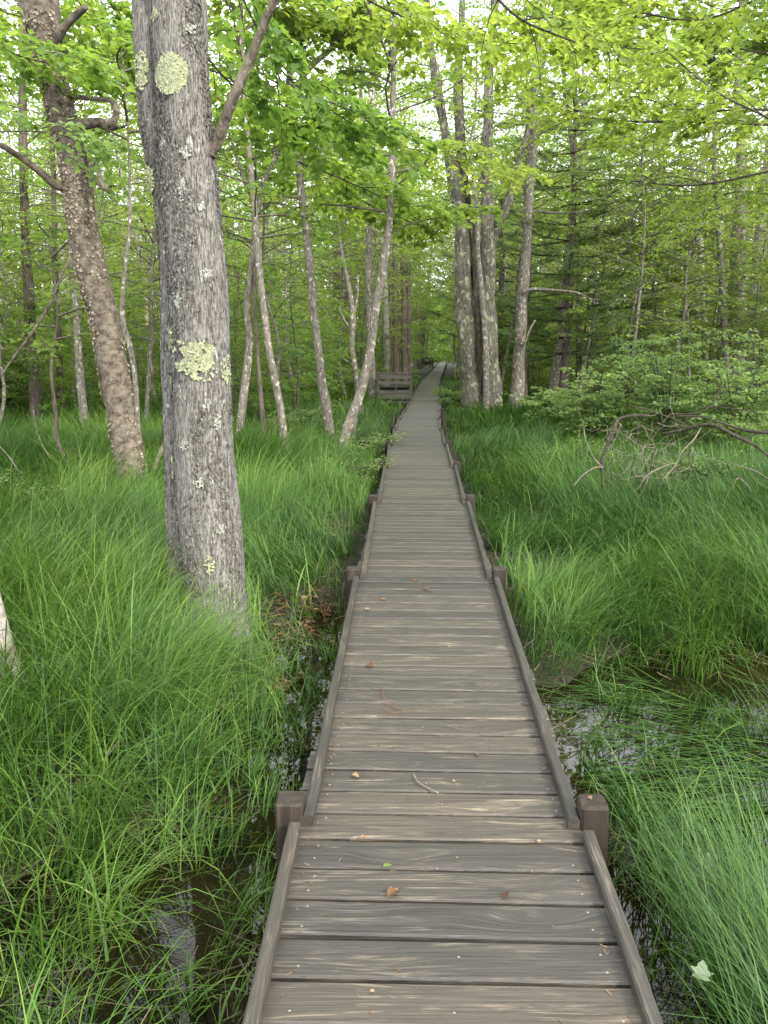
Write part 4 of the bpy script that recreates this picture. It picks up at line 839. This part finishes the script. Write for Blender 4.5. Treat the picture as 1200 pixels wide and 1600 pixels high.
ov('bare-looking long branch with few leaves sweeping across the right half', [(1330, 240), (1200, 268), (1120, 285), (1060, 290), (980, 282), (900, 280)], 11, 1.0, .018, 4, .4, 4, .085, MAPLE, M['leaf'], 206, 5)
ov('leafy maple branch hanging between the thick grey tree and the straight speckled tree', [(330, -120), (390, 20), (440, 110), (500, 160), (560, 200)], 7.5, .8, .013, 8, .42, 8, .10, MAPLE, M['leaf'], 207, 12, .05)
ov('leafy maple branch over the slender trees just right of the thick grey tree', [(300, 60), (360, 130), (420, 170), (480, 210)], 8.6, .8, .012, 8, .40, 8, .10, MAPLE, M['leaf'], 208, 11, .05)
ov('broad maple spray hanging over the tan sweeping tree, left of the boardwalk', [(430, 240), (510, 270), (580, 300), (650, 330)], 11.5, 1.5, .014, 8, .45, 8, .10, MAPLE, M['leaf'], 209, 11, .05)
ov('fresh green maple spray beside the cluster of trunks above the boardwalk', [(540, 300), (600, 330), (660, 350), (715, 330)], 14, 1, .014, 8, .45, 9, .11, MAPLE, M['leaf_light'], 210, 10, .05)
ov('second leafy branch along the top edge above the boardwalk', [(480, -90), (560, -10), (640, 30), (740, 60), (820, 70)], 8.0, 1, .012, 8, .42, 8, .09, MAPLE, M['leaf_light'], 211, 12, .05)
ov('leafy branch filling the top edge left of the tan birch', [(-120, 40), (-40, 60), (40, 90), (130, 110)], 8.0, 1, .012, 8, .42, 8, .09, MAPLE, M['leaf'], 212, 10, .05)
ov('leafy branch between the tan birch and the thick grey tree near the top edge', [(60, -80), (120, 0), (170, 60), (220, 120)], 11.5, 1, .012, 8, .45, 8, .10, MAPLE, M['leaf'], 213, 11, .05)

ov('airy maple branch high in the right corner', [(1300, -60), (1200, -10), (1100, 30), (1000, 20), (930, 0)], 9, 1, .014, 8, .45, 8, .09, MAPLE, M['leaf_light'], 214, 12, .05)
ov('airy maple branch across the right third above the long dark branches', [(1320, 100), (1230, 90), (1140, 75), (1050, 80), (960, 60)], 11, 1, .014, 8, .5, 8, .095, MAPLE, M['leaf_light'], 215, 12, .05)
ov('maple branch hanging in front of the big grey trunk deep at the right', [(1300, 330), (1230, 310), (1150, 300), (1080, 320)], 13, 1, .012, 8, .5, 8, .095, OVAL, M['leaf_light'], 217, 10, .05)

rr_ = np.random.RandomState(91)
for k_, (px, py, y_, lb_) in enumerate(((180, 20, 13, 'sunny maple spray filling the gap at the top between the two left trunks'), (20, 30, 12, 'maple spray in the top left corner behind the tan birch'), (400, 10, 12, 'maple spray at the top edge right of the rising limb of the thick grey tree'),
        (520, 20, 13, 'maple spray at the top edge above the forked straight speckled tree'), (880, 10, 12, 'maple spray at the top edge above the pine'),
        (1000, 30, 13, 'maple spray at the top edge, right third'), (1120, 20, 13, 'maple spray at the top near the right corner'), (1180, 110, 14, 'maple spray below the top right corner'), (640, 240, 18, 'light maple spray between the tan sweeping tree and the cluster'), (440, 260, 15, 'maple spray behind the slender forking tree'))):
    dx_ = rr_.uniform(-90, 90)
    ov(lb_, [(px - dx_ - 60, py - 50), (px - 20, py - 15), (px + 40, py + 5), (px + dx_ + 90, py + 30)], y_, 1.5, .013, 9, .6, 9, .115, MAPLE, M['leaf_light' if k_ % 3 else 'leaf'], 400 + k_, 13, .02)

# ------------------------------------------------------------------ sedge
def blades(acc, x, y, L, az, t0, bend, wd, val, segs=4, z=None, lift=0.0, twist=None):
    N = len(x); z = gz(x, y) if z is None else z
    z = np.maximum(z, WATER - .05) - .02 + lift
    p = np.stack([x, y, z], 1); pts = [p]; n = segs
    ca, sa = np.cos(az), np.sin(az)
    for k in range(n):
        tl = t0 + bend * ((k + .6) / n) ** 1.35; st = (L / n)[:, None] * np.stack([np.sin(tl) * ca, np.sin(tl) * sa, np.cos(tl)], 1); p = p + st
        fl = gz(p[:, 0], p[:, 1]) if segs > 3 else None
        p[:, 2] = np.maximum(p[:, 2], (WATER + .015) if fl is None else np.maximum(fl, WATER) + .012); pts.append(p)
    tw = np.zeros(N) if twist is None else twist
    sd_ = np.stack([-np.sin(az + tw), np.cos(az + tw), np.zeros(N)], 1) * (wd / 2)[:, None]
    wf = [1, 1, .85, .55, 0] if n == 4 else ([1, .95, .6, 0] if n == 3 else [1, .7, 0])
    V = []
    for k in range(n): V += [pts[k] - sd_ * wf[k], pts[k] + sd_ * wf[k]]
    V.append(pts[n]); m = 2 * n + 1; V = np.stack(V, 1)
    q = np.array([[2 * k, 2 * k + 1, 2 * k + 3, 2 * k + 2] for k in range(n - 1)]); tr = np.array([[2 * n - 2, 2 * n - 1, 2 * n]])
    # keep blades off the deck
    P3 = np.stack(pts, 1); dxx = np.abs(P3[:, :, 0] - xc(P3[:, :, 1])); inside = dxx < HW + .07
    low = (inside & (P3[:, :, 2] < .05)).any(1); any_in = inside.any(1); keep = ~low & (~any_in | (rs.rand(N) < .22))
    V = V[keep]; val = val[keep]; N = len(V); b0 = np.arange(N)[:, None, None] * m
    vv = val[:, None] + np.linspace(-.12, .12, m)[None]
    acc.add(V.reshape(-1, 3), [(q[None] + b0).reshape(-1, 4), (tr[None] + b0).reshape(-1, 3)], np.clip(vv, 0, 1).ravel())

def sedge(side):
    r = np.random.RandomState(40 + side); acc = Acc()
    for (y0, y1, dens, per, Lm, wd, segs) in ((.6, 3.0, 105, 34, .64, .0046, 4), (3.0, 5.5, 78, 34, .60, .0046, 4), (5.5, 9.5, 50, 32, .62, .0055, 4), (9.5, 16, 30, 24, .58, .009, 3), (16, 27, 13, 13, .50, .018, 3), (27, 48, 4.5, 11, .5, .035, 2)):
        hwid = .54 * y1 + 1.0; A = 2 * hwid * (y1 - y0); n = int(A * dens)
        x = r.uniform(-hwid, hwid, n); y = r.uniform(y0, y1, n)
        k = (np.abs(x) < .54 * y + 1.0) & (np.sign(x - xc(y)) == side) & (np.abs(x - xc(y)) > HW + .13); x, y = x[k], y[k]
        pl = pool(x, y); dn = n2(x, y, .8, 9)
        k = r.rand(len(x)) < (1 - (.62 if side < 0 else .88) * pl) * np.clip(.55 + dn * .8, .4, 1); x, y, pl = x[k], y[k], pl[k]
        # keep the trodden mud by the left edge open
        mud = np.where(x < 0, blob(x, y, -.62, 5.2, .28, .55) + blob(x, y, -.55, 8.0, .3, .8), 0); k = r.rand(len(x)) > mud * .85; x, y, pl = x[k], y[k], pl[k]
        dk = np.abs(x - xc(y)); nt1 = blob(x, y, -1.02, 4.55, .46, .42, .8) if side < 0 else 0 * x
        k = r.rand(len(x)) > nt1 * .72; x, y, pl, dk, nt1 = x[k], y[k], pl[k], dk[k], nt1[k]
        n = len(x)
        fld = 6.28 * n2(x, y, .35, 12) * 1.3 + (2.2 if side < 0 else .6) + r.normal(0, .5, n)   # the way the tussocks are combed
        tus = n2(x, y, 2.3, 21); ls = Lm * (.45 + .45 * n2(x, y, .9, 13) + .75 * tus) * (1 - .35 * pl) * (1 - .45 * nt1) * (.62 + .38 * np.clip((dk - .6) / .9, 0, 1)) * np.where((side > 0) & (y < 2.8) & (x > 1.3), .62, 1) * (.78 if side > 0 and y0 > 5 else 1) * (.8 + .4 * r.rand(n)); vc = (.05 if side < 0 else .17) + .35 * n2(x, y, .6, 14) + .40 * tus + r.normal(0, .06, n)
        X = np.repeat(x, per); Y = np.repeat(y, per); m = len(X); sp = np.where(y < 5.5, .05, .09 if y1 < 17 else .2).repeat(per)
        X = X + r.normal(0, 1, m) * sp; Y = Y + r.normal(0, 1, m) * sp
        az = np.repeat(fld, per) + r.normal(0, .55, m); k = r.rand(m) < .18; az[k] = r.rand(k.sum()) * 6.28
        L = np.repeat(ls, per) * (.5 + .75 * r.rand(m)); t0 = np.abs(r.normal(.12, .16, m)); bend = np.clip(r.normal(1.45, .45, m), .2, 2.3)
        v = np.repeat(vc, per) + r.normal(0, .14, m); dry = r.rand(m) < .022; v[dry] = 1
        k = np.abs(X - xc(Y)) > HW + .12
        blades(acc, X[k], Y[k], L[k], az[k], t0[k], bend[k], wd * (.55 + .6 * r.rand(k.sum()) + 1.0 * (r.rand(k.sum()) < .12)), v[k], segs, twist=r.normal(0, .5, k.sum()))
    for (y0, y1, dn_) in ((1.0, 4.0, 5.0), (4.0, 9.0, 3.0), (9.0, 14.0, 1.2)):                # scattered broad-leaved stems and bent dead blades
        hw_ = .54 * y1 + 1; n = int(2 * hw_ * (y1 - y0) * dn_); x = r.uniform(-hw_, hw_, n); y = r.uniform(y0, y1, n); k = (np.sign(x - xc(y)) == side) & (np.abs(x - xc(y)) > HW + .25) & (pool(x, y) < .6); x, y = np.repeat(x[k], 7), np.repeat(y[k], 7); m = len(x)
        x = x + r.normal(0, .02, m); y = y + r.normal(0, .02, m); blades(acc, x, y, r.uniform(.22, .5, m), r.rand(m) * 6.28, np.abs(r.normal(.2, .15, m)), r.uniform(.5, 1.7, m), r.uniform(.009, .015, m), np.clip(.62 + r.normal(0, .14, m), 0, .93), 4, twist=r.normal(0, .5, m))
        n = int(2 * hw_ * (y1 - y0) * dn_ * 9); x = r.uniform(-hw_, hw_, n); y = r.uniform(y0, y1, n); k = (np.sign(x - xc(y)) == side) & (np.abs(x - xc(y)) > HW + .25) & (pool(x, y) < .8); x, y = x[k], y[k]; m = len(x)
        blades(acc, x, y, r.uniform(.25, .6, m), r.rand(m) * 6.28, r.uniform(.2, .9, m), r.uniform(.6, 1.6, m), r.uniform(.003, .006, m), np.full(m, 1.1), 4, twist=r.normal(0, .5, m))
    # blades lying flat on the pool and leaning over the edge rail
    if side > 0:
        n = 3600; x = r.normal(1.75, .9, n); y = r.normal(3.2, 1.0, n); k = (pool(x, y) > .3) & (x > xc(y) + .62) & (n2(x, y, 3.4, 31) > .50); x, y = x[k], y[k]; m = len(x)
        blades(acc, x, y, r.uniform(.12, .34, m), 2.2 + 2.2 * n2(x, y, .9, 15) + r.normal(0, .35, m), r.uniform(1.25, 1.5, m), r.uniform(0, .25, m), r.uniform(.004, .010, m), np.clip(.42 + r.normal(0, .2, m), 0, 1), 4, z=np.full(m, WATER + .03), twist=r.normal(0, .6, m))
        n = 900; cx = r.choice([1.02, .97, 1.1, 1.2], n); x = cx + r.normal(0, .07, n); y = r.choice([1.55, 1.75, 1.95, 2.12], n) + r.normal(0, .08, n)
        blades(acc, x, y, r.uniform(.45, .8, n), 2.0 + r.normal(0, .5, n), np.abs(r.normal(.1, .1, n)), r.uniform(.7, 1.9, n), r.uniform(.003, .005, n), np.clip(.42 + r.normal(0, .17, n), 0, 1), 4, twist=r.normal(0, .6, n))
        n = 260; x = 1.02 + r.normal(0, .05, n); y = 7.0 + r.normal(0, .12, n)
        blades(acc, x, y, r.uniform(.5, .8, n), 3.4 + r.normal(0, .4, n), np.abs(r.normal(.1, .1, n)), r.uniform(1.2, 1.9, n), np.full(n, .005), np.clip(.6 + r.normal(0, .1, n), 0, 1), 4)
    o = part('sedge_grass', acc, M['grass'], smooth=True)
    tag(o, 'long fine arching green sedge grass %s of the boardwalk' % ('left' if side < 0 else 'right'), 'sedge grass', kind='stuff')
sedge(-1); sedge(1)

def dry_litter():
    r = np.random.RandomState(77); acc = Acc()
    for (px, py, n, sx, sy, z) in ((398, 1040, 260, .08, .08, 0), (480, 935, 90, .12, .12, .02), (470, 965, 70, .13, .12, 0), (520, 820, 90, .15, .3, 0), (505, 800, 50, .2, .3, 0), (960, 765, 300, .10, .1, .08), (1165, 775, 200, .25, .2, .0)):
        p = at_z(px, py, -.22); x = p[0] + r.normal(0, sx, n); y = p[1] + r.normal(0, sy, n); g = np.maximum(gz(x, y), WATER) + .02 + z * r.rand(n)
        leaves(acc, np.stack([x, y, g], 1), r.normal(0, 1, (n, 3)) * [1, 1, .5], r.normal(0, .5, (n, 3)) + [0, 0, 1], r.uniform(.04, .14, n), NEED, r.rand(n))
        m = n // 4; leaves(acc, np.stack([x[:m], y[:m], g[:m] + .01], 1), r.normal(0, 1, (m, 3)) * [1, 1, .3], r.normal(0, .4, (m, 3)) + [0, 0, 1], r.uniform(.03, .06, m), OVAL, r.rand(m))
    n = 26000; y = .8 + 7.5 * r.rand(n) ** .8; x = r.uniform(-1, 1, n) * (.54 * y + 1); k = np.abs(x - xc(y)) > HW + .08; x, y = x[k], y[k]; n = len(x); g = np.maximum(gz(x, y), WATER) + .004 + .03 * r.rand(n)
    k = r.rand(n) > .97 * pool(x, y); x, y, g = x[k], y[k], g[k]; n = len(x)
    ac2 = Acc(); leaves(ac2, np.stack([x, y, g], 1), r.normal(0, 1, (n, 3)) * [1, 1, .15], r.normal(0, .3, (n, 3)) + [0, 0, 1], r.uniform(.05, .24, n), tpl_strip(.012), np.clip(r.normal(.42, .25, n), 0, 1))
    o = part('dead_straw', ac2, M['straw'], smooth=False); tag(o, 'dead straw lying on the mud under the living sedge', 'dead straw', kind='stuff')
    o = part('dry_litter', acc, M['dry'], smooth=False); tag(o, 'reddish needles and dead leaves in patches on the mud near the planks', 'dry litter', kind='stuff')
dry_litter()
def deck_crumbs():
    r = np.random.RandomState(78); acc = Acc(); n = 900; y = r.uniform(1.3, 10, n); s = np.where(r.rand(n) < .5, -1, 1)
    u = np.where(r.rand(n) < .7, s * (HW - .03 - np.abs(r.normal(0, .018, n))), r.uniform(-.4, .4, n)); x = xc(y) + u
    leaves(acc, np.stack([x, y, np.full(n, .0035)], 1), r.normal(0, 1, (n, 3)) * [1, 1, .05], r.normal(0, .2, (n, 3)) + [0, 0, 1], r.uniform(.006, .022, n), tpl_strip(.07), r.rand(n))
    m = 60; yy = r.uniform(1.5, 12, m); leaves(acc, np.stack([xc(yy) + r.uniform(-.4, .4, m), yy, np.full(m, .005)], 1), r.normal(0, 1, (m, 3)) * [1, 1, .1], r.normal(0, .3, (m, 3)) + [0, 0, 1], r.uniform(.006, .016, m), OVAL, r.rand(m))
    o = part('deck_crumbs', acc, M['dry'], smooth=False); tag(o, 'tiny needles and leaf crumbs scattered on the planks and along the edge rails', 'leaf crumbs', kind='stuff')
deck_crumbs()
# ------------------------------------------------------------------ the air of the wood
def haze():
    a = Acc(); x0, x1, y0, y1, z0, z1 = -120, 120, -12, 175, -4, 34
    V = [(x, y, z) for x in (x0, x1) for y in (y0, y1) for z in (z0, z1)]
    a.add(V, [np.array([[0, 1, 3, 2], [4, 6, 7, 5], [0, 4, 5, 1], [2, 3, 7, 6], [0, 2, 6, 4], [1, 5, 7, 3]])])
    m = bpy.data.materials.new('thin_air'); m.use_nodes = True; n = m.node_tree; n.nodes.clear(); o = n.nodes.new('ShaderNodeOutputMaterial'); v = n.nodes.new('ShaderNodeVolumePrincipled')
    v.inputs['Color'].default_value = (.93, .97, .86, 1); v.inputs['Density'].default_value = .006; n.links.new(v.outputs[0], o.inputs['Volume'])
    ob = part('haze', a, m, smooth=False); tag(ob, 'thin pale haze filling the air of the wood', 'haze', kind='stuff')
HAZE = False
if HAZE: haze()
